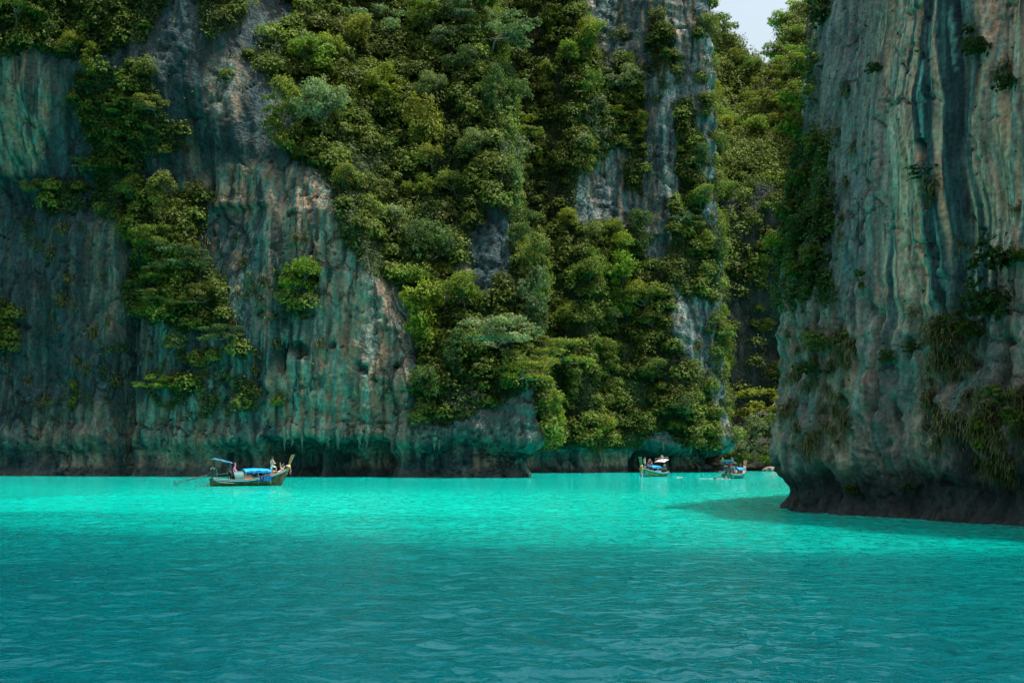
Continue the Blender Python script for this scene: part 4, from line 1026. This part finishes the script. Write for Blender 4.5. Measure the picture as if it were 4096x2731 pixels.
# ------------------------------------------------------------------ people
def skin_mesh(verts, edges, rad, sub=1):
    me = bpy.data.meshes.new('body'); me.from_pydata(verts, edges, []); ob = bpy.data.objects.new('tmp', me); COL.objects.link(ob)
    md = ob.modifiers.new('s', 'SKIN'); md.use_smooth_shade = True; md.branch_smoothing = 0.6
    for i, r_ in enumerate(rad):
        sv = me.skin_vertices[0].data[i]; sv.radius = r_ if isinstance(r_, tuple) else (r_, r_); sv.use_root = (i == 0)
    if sub: ob.modifiers.new('d', 'SUBSURF').levels = sub
    dg = bpy.context.evaluated_depsgraph_get(); dg.update(); ev = ob.evaluated_get(dg); m2 = bpy.data.meshes.new_from_object(ev)
    COL.objects.unlink(ob); bpy.data.objects.remove(ob); bpy.data.meshes.remove(me)
    return m2
def add_geo(me, geo):
    bm = bmesh.new(); bm.from_mesh(me)
    for V, Fq in geo:
        vs = [bm.verts.new(v) for v in V]
        for f in Fq:
            try: bm.faces.new([vs[i] for i in f])
            except ValueError: pass
    for f in bm.faces: f.smooth = True
    bm.to_mesh(me); bm.free()
RADS = {'pelvis': (0.13, 0.105), 'waist': (0.115, 0.09), 'chest': (0.145, 0.105), 'neck': 0.055, 'jaw': 0.072, 'head': (0.085, 0.10), 'crown': 0.066,
        'sL': 0.06, 'eL': 0.043, 'wL': 0.032, 'sR': 0.06, 'eR': 0.043, 'wR': 0.032, 'hL': 0.092, 'kL': 0.062, 'aL': 0.042, 'fL': 0.036, 'hR': 0.092, 'kR': 0.062, 'aR': 0.042, 'fR': 0.036}
EDG = [('pelvis', 'waist'), ('waist', 'chest'), ('chest', 'neck'), ('neck', 'jaw'), ('jaw', 'head'), ('head', 'crown'), ('chest', 'sL'), ('sL', 'eL'), ('eL', 'wL'), ('chest', 'sR'), ('sR', 'eR'), ('eR', 'wR'),
       ('pelvis', 'hL'), ('hL', 'kL'), ('kL', 'aL'), ('aL', 'fL'), ('pelvis', 'hR'), ('hR', 'kR'), ('kR', 'aR'), ('aR', 'fR')]
STAND = {'pelvis': (0, 0, 0.95), 'waist': (0, 0, 1.10), 'chest': (0, 0, 1.32), 'neck': (0, 0, 1.49), 'jaw': (0.02, 0, 1.57), 'head': (0.02, 0, 1.65), 'crown': (0.01, 0, 1.71),
         'sL': (0, 0.18, 1.41), 'eL': (-0.02, 0.23, 1.13), 'wL': (0.06, 0.22, 0.88), 'sR': (0, -0.18, 1.41), 'eR': (-0.02, -0.23, 1.13), 'wR': (0.06, -0.22, 0.88),
         'hL': (0, 0.09, 0.88), 'kL': (0.02, 0.10, 0.49), 'aL': (0, 0.10, 0.08), 'fL': (0.15, 0.11, 0.03), 'hR': (0, -0.09, 0.88), 'kR': (0.02, -0.10, 0.49), 'aR': (0, -0.10, 0.08), 'fR': (0.15, -0.11, 0.03)}
SIT = dict(STAND, **{'kL': (0.40, 0.12, 0.88), 'aL': (0.42, 0.12, 0.46), 'fL': (0.56, 0.12, 0.42), 'kR': (0.40, -0.12, 0.88), 'aR': (0.42, -0.12, 0.46), 'fR': (0.56, -0.12, 0.42),
                     'eL': (0.10, 0.24, 1.16), 'wL': (0.32, 0.15, 1.00), 'eR': (0.10, -0.24, 1.16), 'wR': (0.32, -0.15, 1.00)})
SKIN_M = {k: simple('skin_'+k, v, 0.55, 0.06) for k, v in {'tan': (0.42, 0.25, 0.15), 'pale': (0.58, 0.38, 0.28), 'brown': (0.22, 0.12, 0.07)}.items()}
def fingers(w, d, up):
    w = np.array(w, float); d = np.array(d, float); d /= np.linalg.norm(d)+1e-9; sd = np.cross(d, up); sd /= np.linalg.norm(sd)+1e-9; g = []
    palm = [(w, 0.030), (w+d*0.05, 0.036), (w+d*0.085, 0.030)]
    g.append(tube([p for p, _ in palm], [q for _, q in palm], 8))
    for i, ln in enumerate((0.070, 0.082, 0.076, 0.058)):
        a = w+d*0.08+sd*(i-1.5)*0.019; g.append(tube([a, a+d*ln*0.5-up*0.006, a+d*ln-up*0.028], [0.0095, 0.009, 0.007], 6))
    a = w+d*0.03+sd*0.03; g.append(tube([a, a+d*0.025+sd*0.028, a+d*0.06+sd*0.034], [0.011, 0.010, 0.008], 6))
    return g
def person(label, M, pose, skin, garments, hair, facing=(1, 0, 0), rot=None, hair_long=False):
    """garments: (name, material, [(joints chain)], extra radius, {joint: fraction})"""
    J = {k: Vector(v) for k, v in pose.items()}
    root = bpy.data.objects.new('person', None); COL.objects.link(root); root.matrix_world = M; root.empty_display_size = 0.2
    tag(root, label, 'person')
    names = list(RADS); idx = {k: i for i, k in enumerate(names)}
    body = skin_mesh([J[k][:] for k in names], [(idx[a], idx[b]) for a, b in EDG], [RADS[k] for k in names])
    f = np.array(facing, float); hc = np.array(J['head']); up = np.array(J['crown'])-np.array(J['jaw']); up /= np.linalg.norm(up); sd = np.cross(up, f)
    geo = [ball(hc+f*0.105-up*0.02, (0.017, 0.017, 0.022), 5, 6), ball(hc+sd*0.092-up*0.01, (0.018, 0.018, 0.03), 5, 6), ball(hc-sd*0.092-up*0.01, (0.018, 0.018, 0.03), 5, 6)]
    for q in ('L', 'R'):
        d = np.array(J['w'+q])-np.array(J['e'+q]); geo += fingers(J['w'+q], d, np.array((0.0, 0.0, 1.0)) if abs(d[2]) < 0.8*np.linalg.norm(d) else np.array((1.0, 0, 0)))
    add_geo(body, geo); bo = link('body', body, SKIN_M[skin], root)
    face = [ball(hc+f*0.092+sd*k*0.034+up*0.004, (0.011, 0.011, 0.008), 5, 6) for k in (1, -1)]+[ball(hc+f*0.088-up*0.058, (0.014, 0.022, 0.006), 5, 6)]
    part('face_features', face, MT['black'], root, True)
    hv, hf = ball(hc+up*0.022-f*0.014, (0.108, 0.108, 0.112), 10, 14)
    d_ = (hv-hc)@f; h_ = (hv-hc)@up; keep = ~((d_ > 0.035) & (h_ < 0.055)) & (h_ > (-0.16 if hair_long else -0.07))
    hv = hv+rng.normal(size=hv.shape)*0.006
    hf = np.array([q for q in hf if keep[q].all()])
    hg = [(hv, hf)]
    if hair_long: hg.append(tube([hc-f*0.07, hc-f*0.11-up*0.14, hc-f*0.09-up*0.32], [0.085, 0.075, 0.03], 8))
    part('hair', hg, hair, root, True)
    for (gn, gm, chains, ex, cut) in garments:
        vs = []; es = []; rs = []; seen = {}
        for ch in chains:
            prev = None
            for k in ch:
                kk, fr = (k, None) if isinstance(k, str) else (k[1], k)
                if fr is None: key = k; co = J[k]; r_ = RADS[k]
                else:
                    key = fr; co = J[fr[0]].lerp(J[fr[1]], fr[2]); ra = RADS[fr[0]]; rb = RADS[fr[1]]; ra = max(ra) if isinstance(ra, tuple) else ra; rb = max(rb) if isinstance(rb, tuple) else rb; r_ = ra*(1-fr[2])+rb*fr[2]
                if key not in seen:
                    seen[key] = len(vs); vs.append(co[:]); rs.append(tuple(q+ex for q in r_) if isinstance(r_, tuple) else r_+ex)
                if prev is not None: es.append((prev, seen[key]))
                prev = seen[key]
        gmsh = skin_mesh(vs, es, rs); link(gn, gmsh, gm, root)
    return root
SHORTS = [('pelvis', ('pelvis', 'waist', 0.4)), ('pelvis', 'hL', ('hL', 'kL', 0.75)), ('pelvis', 'hR', ('hR', 'kR', 0.75))]
SHIRT = [(('pelvis', 'waist', 0.1), 'waist', 'chest', ('chest', 'neck', 0.55)), ('chest', 'sL', ('sL', 'eL', 0.6)), ('chest', 'sR', ('sR', 'eR', 0.6))]
LONGSHIRT = [(('pelvis', 'waist', 0.1), 'waist', 'chest', ('chest', 'neck', 0.55)), ('chest', 'sL', 'eL', ('eL', 'wL', 0.9)), ('chest', 'sR', 'eR', ('eR', 'wR', 0.9))]
ROBE = LONGSHIRT+[('waist', 'pelvis', 'hL', 'kL', ('kL', 'aL', 0.5)), ('pelvis', 'hR', 'kR', ('kR', 'aR', 0.5))]
CL = {k: simple('cloth_'+k, v, 0.8, 0.12, 5.0) for k, v in {'white': (0.78, 0.76, 0.72), 'navy': (0.02, 0.05, 0.10), 'black': (0.015, 0.018, 0.02), 'red': (0.62, 0.02, 0.03), 'purple': (0.09, 0.02, 0.20), 'yellow': (0.70, 0.55, 0.02),
     'grey': (0.22, 0.22, 0.20), 'blue': (0.02, 0.14, 0.45), 'pale_blue': (0.45, 0.52, 0.72), 'hair_dark': (0.015, 0.012, 0.01), 'hair_fair': (0.45, 0.30, 0.10), 'hair_grey': (0.10, 0.085, 0.07), 'pink': (0.70, 0.20, 0.30)}.items()}
def at(bt, x, y, z, rz=0.0, tilt=None):
    bpy.context.view_layer.update()
    M = Matrix.Translation(bt.o.location)@Matrix.Rotation(bt.o.rotation_euler[2], 4, 'Z')@Matrix.Translation((x, y, z))@Matrix.Rotation(rz, 4, 'Z')
    if tilt: M = M@Matrix.Rotation(tilt, 4, 'Y')
    return M

# --- boat with the brown hull, two tourists on its bow
b1 = make_boat('longtail_boat', 'brown wooden long-tail boat with bright blue canopy before the sea cave', (-22.3, 97.0, 0), math.radians(31), 6.7, MT['teak'], MT['rail_wood'], MT['blue_trim'], MT['prow_wood'], MT['brown_in'], 2.62, 0.17, 1.45, (0.40, 0.74, 1.22))
long_shaft(b1, (-6.3, 0.35, 0.30), (-1.8, -0.15, 1.10))
part('prow_edge', tube([(3.31, -0.08, 1.3), (3.54, -0.12, 2.0), (3.85, -0.16, 2.55)], [0.02, 0.03, 0.03], 5), MT['teal_trim'], b1.prow)
part('side_curtain', [(np.array([(xx, -0.80+0.015*math.sin(xx*20), z) for xx in np.linspace(0.35, 1.55, 20) for z in (0.42, 0.86)]), grid_faces(20, 2))], MT['navy_tarp'], b1.o)
part('tyre_fender', ring((0.75, -0.86, 0.66), 0.16, 0.045, 'y', 18, 8), MT['black'], b1.o, True)
av = [(xx, 0.74*math.cos(a)*(1 if True else 0), 0.35+0.95*math.sin(a)) for xx in (-1.35, -0.55) for a in np.linspace(math.pi*0.98, math.pi*2-math.pi*0.98+math.pi*2*0, 13)]
av = [(xx, -0.74*math.cos(a), 0.35+0.90*math.sin(a)) for xx in (-1.55, -0.75) for a in np.linspace(0.03, math.pi-0.03, 13)]
part('arched_cover', (np.array(av), grid_faces(2, 13)), MT['arch_teal'], b1.o, True)
av = [(xx, -0.75*math.cos(a), 0.35+0.91*math.sin(a)) for xx in (-0.75, -0.05) for a in np.linspace(0.03, math.pi-0.03, 13)]
part('arched_cover', (np.array(av), grid_faces(2, 13)), MT['arch_buff'], b1.o, True, 'buff coloured half of the arched cover')
for i, (cx, rr_) in enumerate(((-4.6, 0.14), (-3.95, 0.17), (-3.7, 0.19))):
    part('hose_loop', ring((cx, -0.45, 0.05), rr_, 0.03, 'y', 16, 6, 0.4*i), MT['rusty'], b1.o, True)
part('stern_line', tube([(-3.2, -0.6, 0.45), (-2.7, -0.84, 0.32), (-1.7, -0.86, 0.26)], [0.015]*3, 5), MT['hose'], b1.o)
t_ = link('towel', np_mesh('towel', np.array([(0.10*math.sin(7*v+u)*v+(u-0.5)*(0.10+0.22*v), 0.02*math.sin(9*u), -0.78*v) for u in np.linspace(0, 1, 7) for v in np.linspace(0, 1, 9)]), grid_faces(7, 9)), MT['pink'])
t_.matrix_world = at(b1, -1.55, -0.74, 1.98); tag(t_, 'pink striped towel hanging from the stern canopy of the brown boat', 'towel')
part('white_stripe', (np.array([(0.10*math.sin(7*v+u)*v+(u-0.5)*(0.10+0.22*v), 0.02*math.sin(9*u)-0.008, -0.78*v) for u in np.linspace(0.42, 0.55, 3) for v in np.linspace(0.05, 0.98, 9)]), grid_faces(3, 9)), MT['white'], t_)
P1 = dict(STAND, **{'kR': (0.34, -0.13, 0.86), 'aR': (0.36, -0.12, 0.45), 'fR': (0.50, -0.12, 0.40), 'hR': (0.03, -0.09, 0.92), 'eR': (0.05, -0.24, 1.14), 'wR': (0.26, -0.10, 1.20), 'eL': (0.05, 0.24, 1.14), 'wL': (0.26, 0.10, 1.18), 'jaw': (0.05, 0, 1.57), 'head': (0.06, 0, 1.645), 'crown': (0.06, 0, 1.70)})
person('bare-backed man in white shorts standing on the bow, one knee raised', at(b1, 1.80, -0.30, 0.72, math.radians(20)), P1, 'pale', [('shorts', CL['white'], SHORTS, 0.018, {})], CL['hair_dark'])
LIE = {'pelvis': (0, 0, 0.13), 'waist': (0.16, 0, 0.16), 'chest': (0.36, 0, 0.24), 'neck': (0.51, 0, 0.34), 'jaw': (0.58, 0, 0.40), 'head': (0.65, 0, 0.44), 'crown': (0.71, 0, 0.46), 'sL': (0.42, 0.18, 0.28), 'eL': (0.46, 0.26, 0.55), 'wL': (0.60, 0.16, 0.66),
       'sR': (0.42, -0.18, 0.28), 'eR': (0.20, -0.24, 0.46), 'wR': (0.27, -0.26, 0.80), 'hL': (-0.06, 0.09, 0.12), 'kL': (-0.42, 0.12, 0.36), 'aL': (-0.55, 0.12, 0.02), 'fL': (-0.68, 0.12, -0.02), 'hR': (-0.06, -0.09, 0.12), 'kR': (-0.40, -0.12, 0.34), 'aR': (-0.52, -0.12, 0.0), 'fR': (-0.66, -0.12, -0.04)}
person('sunbather lying back on the bow deck with one arm raised', at(b1, 2.50, -0.02, 1.02, math.radians(-5), math.radians(-14)), LIE, 'pale', [('swim_shorts', CL['black'], SHORTS, 0.010, {})], CL['hair_dark'], (-0.35, 0, 0.93))
P3 = dict(STAND, **{'kR': (0.32, -0.16, 0.62), 'aR': (0.66, -0.20, 0.30), 'fR': (0.80, -0.20, 0.26), 'kL': (-0.05, 0.1, 0.49), 'wR': (-0.28, -0.22, 0.98), 'eR': (-0.14, -0.26, 1.12)})
person('boatman in dark blue shirt under the stern canopy', at(b1, -1.85, -0.15, 0.25, 0.1), P3, 'brown', [('shirt', CL['navy'], SHIRT, 0.022, {}), ('shorts', CL['black'], SHORTS, 0.018, {})], CL['hair_dark'])
person('dark-haired passenger seated in the shade under the blue canopy', at(b1, 0.95, 0.1, -0.30, 0.2), SIT, 'brown', [('shirt', CL['black'], SHIRT, 0.02, {}), ('shorts', CL['navy'], SHORTS, 0.018, {})], CL['hair_dark'])

# --- green boat with lettering, bow towards us
b2 = make_boat('longtail_boat', 'green long-tail boat with yellow lettering and people standing on its bow', (18.7, 150.5, 0), math.radians(180+56), 6.8, MT['green_hull'], MT['pale_wood'], MT['cyan_trim'], MT['prow_green'], MT['brown_in'], 2.55, 0.20, 1.22, (0.34, 0.72, 1.22), 'blue_tarp', (0.04, 0.26, 2.10), 'pink_tarp')
long_shaft(b2, (-6.6, -0.6, -0.05), (-1.8, 0.1, 1.05))
rk = part('roof_rack', [rod((b2.x(0.05), -0.6, 2.15), (b2.x(0.05), 0.6, 2.45), 0.02), tube([(b2.x(0.04), -0.6, 2.1), (b2.x(0.04), -0.6, 2.55), (b2.x(0.04), 0.6, 2.55), (b2.x(0.04), 0.6, 2.1)], [0.02]*4, 6), tube([(b2.x(0.24), -0.6, 2.1), (b2.x(0.24), -0.6, 2.4), (b2.x(0.24), 0.6, 2.4), (b2.x(0.24), 0.6, 2.1)], [0.02]*4, 6)], MT['steel'], b2.o)
part('orange_beacon', [ball((b2.x(0.15), 0.0, 2.70), (0.09, 0.09, 0.13)), rod((b2.x(0.15), 0, 2.3), (b2.x(0.15), 0, 2.62), 0.03)], MT['orange'], rk, True)
part('pennant', (np.array([(b2.x(0.26), 0.5+0.16*u, 2.45+0.35*v-0.05*u) for u in (0, 1) for v in (0, 1)]), np.array([(0, 1, 3, 2)])), MT['white'], rk)
part('blue_stripe', (np.array([(b2.x(0.04)+(b2.x(0.26)-b2.x(0.04))*u, a*0.725, 2.115+0.12+0.10*(1-a*a)-0.34*u**1.3+0.008+0.02*math.sin(9*(b2.x(0.04)+(b2.x(0.26)-b2.x(0.04))*u)+4*a)) for u in np.linspace(0.35, 0.5, 4) for a in np.linspace(-1, 1, 9)]), grid_faces(4, 9)), MT['navy_tarp'], b2.stern)
part('hanging_sash', [tube([(3.42, 0.05, 1.10), (3.46, 0.06, 0.9), (3.45, 0.05, 0.6), (3.42, 0.05, 0.28)], [0.07, 0.10, 0.13, 0.10], 8)], MT['dull_white'], b2.prow, True)
for sg in (1, -1): part('garland', tube([(3.36, sg*0.10, 1.28), (3.45, sg*0.26, 1.05), (3.42, sg*0.14, 0.78)], [0.05, 0.045, 0.03], 6), MT['yellow'], b2.prow, True)
part('boarding_ladder', [rod((3.30, 0.28, 0.9), (3.62, 0.30, -0.3), 0.022), rod((3.30, -0.02, 0.9), (3.62, 0.0, -0.3), 0.022)]+[rod((3.36+0.09*i, 0.28, 0.7-0.3*i), (3.36+0.09*i, 0.0, 0.7-0.3*i), 0.018) for i in range(4)], MT['dull_green'], b2.o)
def letters(bt, txt, size, t_start, s_mid, mat, parent, slope=0.0):
    cu = bpy.data.curves.new('txt', 'FONT'); cu.body = txt; cu.size = size; ob = bpy.data.objects.new('txt', cu); COL.objects.link(ob)
    dg = bpy.context.evaluated_depsgraph_get(); dg.update(); me = bpy.data.meshes.new_from_object(ob.evaluated_get(dg)); COL.objects.unlink(ob); bpy.data.objects.remove(ob)
    if len(me.vertices) == 0: return
    pts = [(v.co.x, v.co.y) for v in me.vertices]
    # letters run from the bow aft on the port side, height measured down from the gunwale
    out = []
    for (u, v) in pts:
        t = min(0.97, max(0.05, t_start-u/bt.L)); zt = bt.g(t)-s_mid+v+slope*u; k = bt.k(t); q = np.clip((zt-k)/(bt.g(t)-k), 0.02, 1)
        out.append((bt.x(t), bt.b(t)*q**0.4+0.015, zt))
    me.vertices.foreach_set('co', np.array(out, np.float32).ravel()); me.update()
    o = bpy.data.objects.new('lettering', me); COL.objects.link(o); o.parent = parent; me.materials.clear(); me.materials.append(mat); return o
hull2 = [c for c in b2.o.children if c.name.startswith('hull')][0]
letters(b2, 'ปอย ปอย อันดามัน', 0.42, 0.92, 0.52, MT['letter'], hull2)
letters(b2, 'POY POY ANDAMAN', 0.26, 0.955, 0.80, MT['letter'], hull2)
letters(b2, '8', 0.42, 0.60, 0.62, MT['yellow'], hull2)
def decal(bt, cu, cv, fn, mat, parent, name, off=0.016):
    pts = [(cu+a, cv+b_) for a, b_ in fn]; out = []
    for (u, v) in pts:
        t = min(0.985, 0.955-u/bt.L); k = bt.k(t); q = np.clip((v-k)/(bt.g(t)-k), 0.02, 1); out.append((bt.x(t), bt.b(t)*q**0.4+off, v))
    n_ = len(out); o = link(name, np_mesh(name, np.array(out+[tuple(np.mean(out, axis=0))]), np.array([(i, (i+1) % n_, n_) for i in range(n_)])), mat, parent); return o
em = decal(b2, 0.32, 0.30, [(-0.30, 0.05), (-0.15, 0.20), (0.10, 0.24), (0.30, 0.14), (0.42, 0.02), (0.2, -0.05), (0.12, -0.18), (-0.12, -0.20), (-0.24, -0.10)], MT['letter_blue'], hull2, 'bow_emblem')
decal(b2, 0.27, 0.28, [(0.13*math.cos(a), 0.11*math.sin(a)) for a in np.linspace(0, 6.28, 14)[:-1]], MT['letter_cyan'], hull2, 'emblem_ring', 0.024)
decal(b2, 0.25, 0.30, [(0.09*math.cos(a), 0.075*math.sin(a)) for a in np.linspace(0, 6.28, 14)[:-1]], MT['letter_blue'], hull2, 'emblem_pupil', 0.032)
person('bare-chested man in black shorts at the prow of the green boat', at(b2, 2.35, -0.10, 0.86, 2.6), dict(STAND, **{'head': (0.08, 0, 1.63), 'crown': (0.09, 0, 1.69), 'jaw': (0.05, 0, 1.56)}), 'pale', [('shorts', CL['black'], SHORTS, 0.02, {})], CL['hair_dark'])
BEND = dict(STAND, **{'chest': (0.10, 0, 1.28), 'neck': (0.18, 0, 1.43), 'jaw': (0.23, 0, 1.49), 'head': (0.27, 0, 1.56), 'crown': (0.29, 0, 1.62), 'sL': (0.12, 0.18, 1.36), 'sR': (0.12, -0.18, 1.36), 'eL': (0.2, 0.24, 1.1), 'wL': (0.3, 0.2, 0.88), 'eR': (0.2, -0.24, 1.1), 'wR': (0.3, -0.2, 0.88)})
person('fair-haired person in a purple robe on the green boat bow', at(b2, 1.95, 0.18, 0.62, 2.2), BEND, 'pale', [('robe', CL['purple'], ROBE, 0.03, {})], CL['hair_fair'], hair_long=True)
person('man in red shirt and black shorts standing on the green boat', at(b2, 1.10, 0.25, 0.32, 2.5), STAND, 'pale', [('shirt', CL['red'], SHIRT, 0.035, {}), ('shorts', CL['black'], SHORTS, 0.03, {})], CL['hair_grey'])
person('seated passenger in yellow under the green boat canopy', at(b2, -0.75, 0.25, -0.28, 1.6), SIT, 'brown', [('shirt', CL['yellow'], SHIRT, 0.03, {}), ('shorts', CL['navy'], SHORTS, 0.02, {})], CL['hair_dark'])
for xx, mt in ((0.55, 'cool_box'), (0.0, 'cool_box'), (-0.65, 'cool_box')):
    q = link('cool_box', np_mesh('cool_box', *join([box((0, 0, 0.17), (0.22, 0.16, 0.17))])), MT[mt]); q.matrix_world = at(b2, xx, 0.52, 0.40); tag(q, 'blue cool box under the canopy of the green boat', 'cool box', 'cool boxes on the green boat')
    part('lid', box((0, 0, 0.36), (0.23, 0.17, 0.02)), MT['white'], q)
SW = dict(STAND, **{'eR': (0.20, -0.20, 1.52), 'wR': (0.42, -0.12, 1.68), 'eL': (0.22, 0.22, 1.50), 'wL': (0.44, 0.14, 1.60)})
person('swimmer in dark blue rash shirt holding the boat ladder', at(b2, 4.35, 0.35, -1.48, math.radians(180+10)), SW, 'tan', [('rash_shirt', CL['blue'], LONGSHIRT, 0.012, {}), ('shorts', CL['black'], SHORTS, 0.015, {})], CL['hair_dark'])

# --- teal boat under way
b3 = make_boat('longtail_boat', 'small teal long-tail boat carrying passengers into the channel', (26.6, 135.5, 0), math.radians(58), 6.0, MT['teal_hull'], MT['pale_wood'], MT['blue_trim'], MT['prow_red'], MT['brown_in'], 2.15, 0.20, 1.10, (0.40, 0.76, 1.08), 'blue_tarp', (0.0, 0.26, 2.02), 'navy_tarp')
long_shaft(b3, (-5.2, 0.55, -0.05), (-1.7, 0.0, 1.05))
part('steering_frame', tube([(-2.4, -0.3, 1.35), (-1.9, -0.5, 1.45), (-1.6, -0.6, 1.15)], [0.03]*3, 6), MT['white'], b3.o, True)
part('stern_rope', tube([(-2.6, -0.62, 0.6), (-2.55, -0.68, 0.3), (-2.5, -0.66, 0.0)], [0.03]*3, 6), MT['hose'], b3.o)
part('hose_loop', ring((-3.4, -0.2, 0.08), 0.22, 0.035, 'y', 16, 6), MT['hose'], b3.o, True)
def flag(x, y, mats, label):
    f_ = empty('flag', (0, 0, 0)); f_.matrix_world = at(b3, x, y, 2.02); tag(f_, label, 'flag', 'flags on the teal boat')
    part('flag_pole', rod((0, 0, 0), (0, 0, 0.55), 0.012), MT['steel'], f_)
    n_ = len(mats)
    for i, m_ in enumerate(mats):
        V = [(0.02+0.03*math.sin(6*v), -0.02-0.28*v*(0.8 if True else 1), 0.54-0.22*(i+u)/n_*1.3-0.22*v) for u in (0, 1) for v in np.linspace(0, 1, 5)]
        part('flag_stripe' if n_ > 1 else 'flag_cloth', (np.array(V), grid_faces(2, 5)), MT[m_], f_)
flag(-2.9, 0.55, ['yellow'], 'yellow flag on the stern canopy of the teal boat')
flag(-2.6, -0.5, ['red', 'white', 'navy_tarp', 'white', 'red'], 'red white and blue striped flag on the teal boat canopy')
person('boatman in grey shirt leaning at the engine of the teal boat', at(b3, -2.05, 0.35, 0.2, 2.8), BEND, 'brown', [('shirt', CL['grey'], SHIRT, 0.03, {}), ('shorts', CL['black'], SHORTS, 0.025, {})], CL['hair_dark'])
person('person in red shirt standing under the teal boat stern canopy', at(b3, -1.35, 0.15, 0.2, 0.2), STAND, 'brown', [('shirt', CL['red'], SHIRT, 0.03, {}), ('shorts', CL['blue'], SHORTS, 0.03, {})], CL['hair_dark'])
for xx, yy, sk, cl, hr, lab in ((-0.75, -0.35, 'pale', 'white', 'hair_dark', 'passenger in white seated on the teal boat by the stern canopy post'), (-0.35, 0.35, 'tan', 'pink', 'hair_fair', 'fair-haired passenger in pink seated on the teal boat'),
                               (0.15, -0.30, 'pale', 'black', 'hair_dark', 'passenger in black seated under the teal boat canopy'), (0.75, -0.35, 'tan', 'red', 'hair_dark', 'passenger in red seated under the teal boat canopy'),
                               (1.15, 0.25, 'tan', 'blue', 'hair_dark', 'passenger in blue seated near the teal boat bow')):
    person(lab, at(b3, xx, yy, -0.42, 0.1), SIT, sk, [('shirt', CL[cl], SHIRT, 0.03, {}), ('shorts', CL['navy'], SHORTS, 0.02, {})], CL[hr])
person('passenger in pale blue reclining on the teal boat bow deck', at(b3, 1.35, -0.15, 0.55, 0.1, math.radians(-10)), LIE, 'tan', [('shirt', CL['pale_blue'], SHIRT, 0.03, {}), ('shorts', CL['white'], SHORTS, 0.02, {})], CL['hair_dark'], (-0.35, 0, 0.93))
def foam(cx, cy, lx, ly, seed, label):
    r = np.random.default_rng(seed); V = []; Fq = []; o = 0
    for i in range(12):
        a = cx+lx*(r.random()-0.5)*2; b_ = cy+ly*r.normal()*0.5; q = 0.05+0.10*r.random(); m = 9
        th = np.linspace(0, 2*math.pi, m, endpoint=False); rad = q*(0.7+0.5*r.random(m))
        V += [(a+1.8*c*math.cos(t), b_+c*math.sin(t), 0.03) for c, t in zip(rad, th)]+[(a, b_, 0.045)]
        Fq += [(o+k, o+(k+1) % m, o+m) for k in range(m)]; o += m+1
    f_ = link('foam', np_mesh('foam', np.array(V), np.array(Fq)), MT['white']); tag(f_, label, None, None, 'stuff')
foam(22.6, 132.6, 0.8, 0.3, 1, 'white churned foam behind the propeller of the teal boat')
foam(24.6, 132.4, 0.7, 0.25, 2, 'white churned foam along the stern of the teal boat')
foam(21.2, 144.0, 0.35, 0.15, 3, 'small white wave crest beside the green boat')
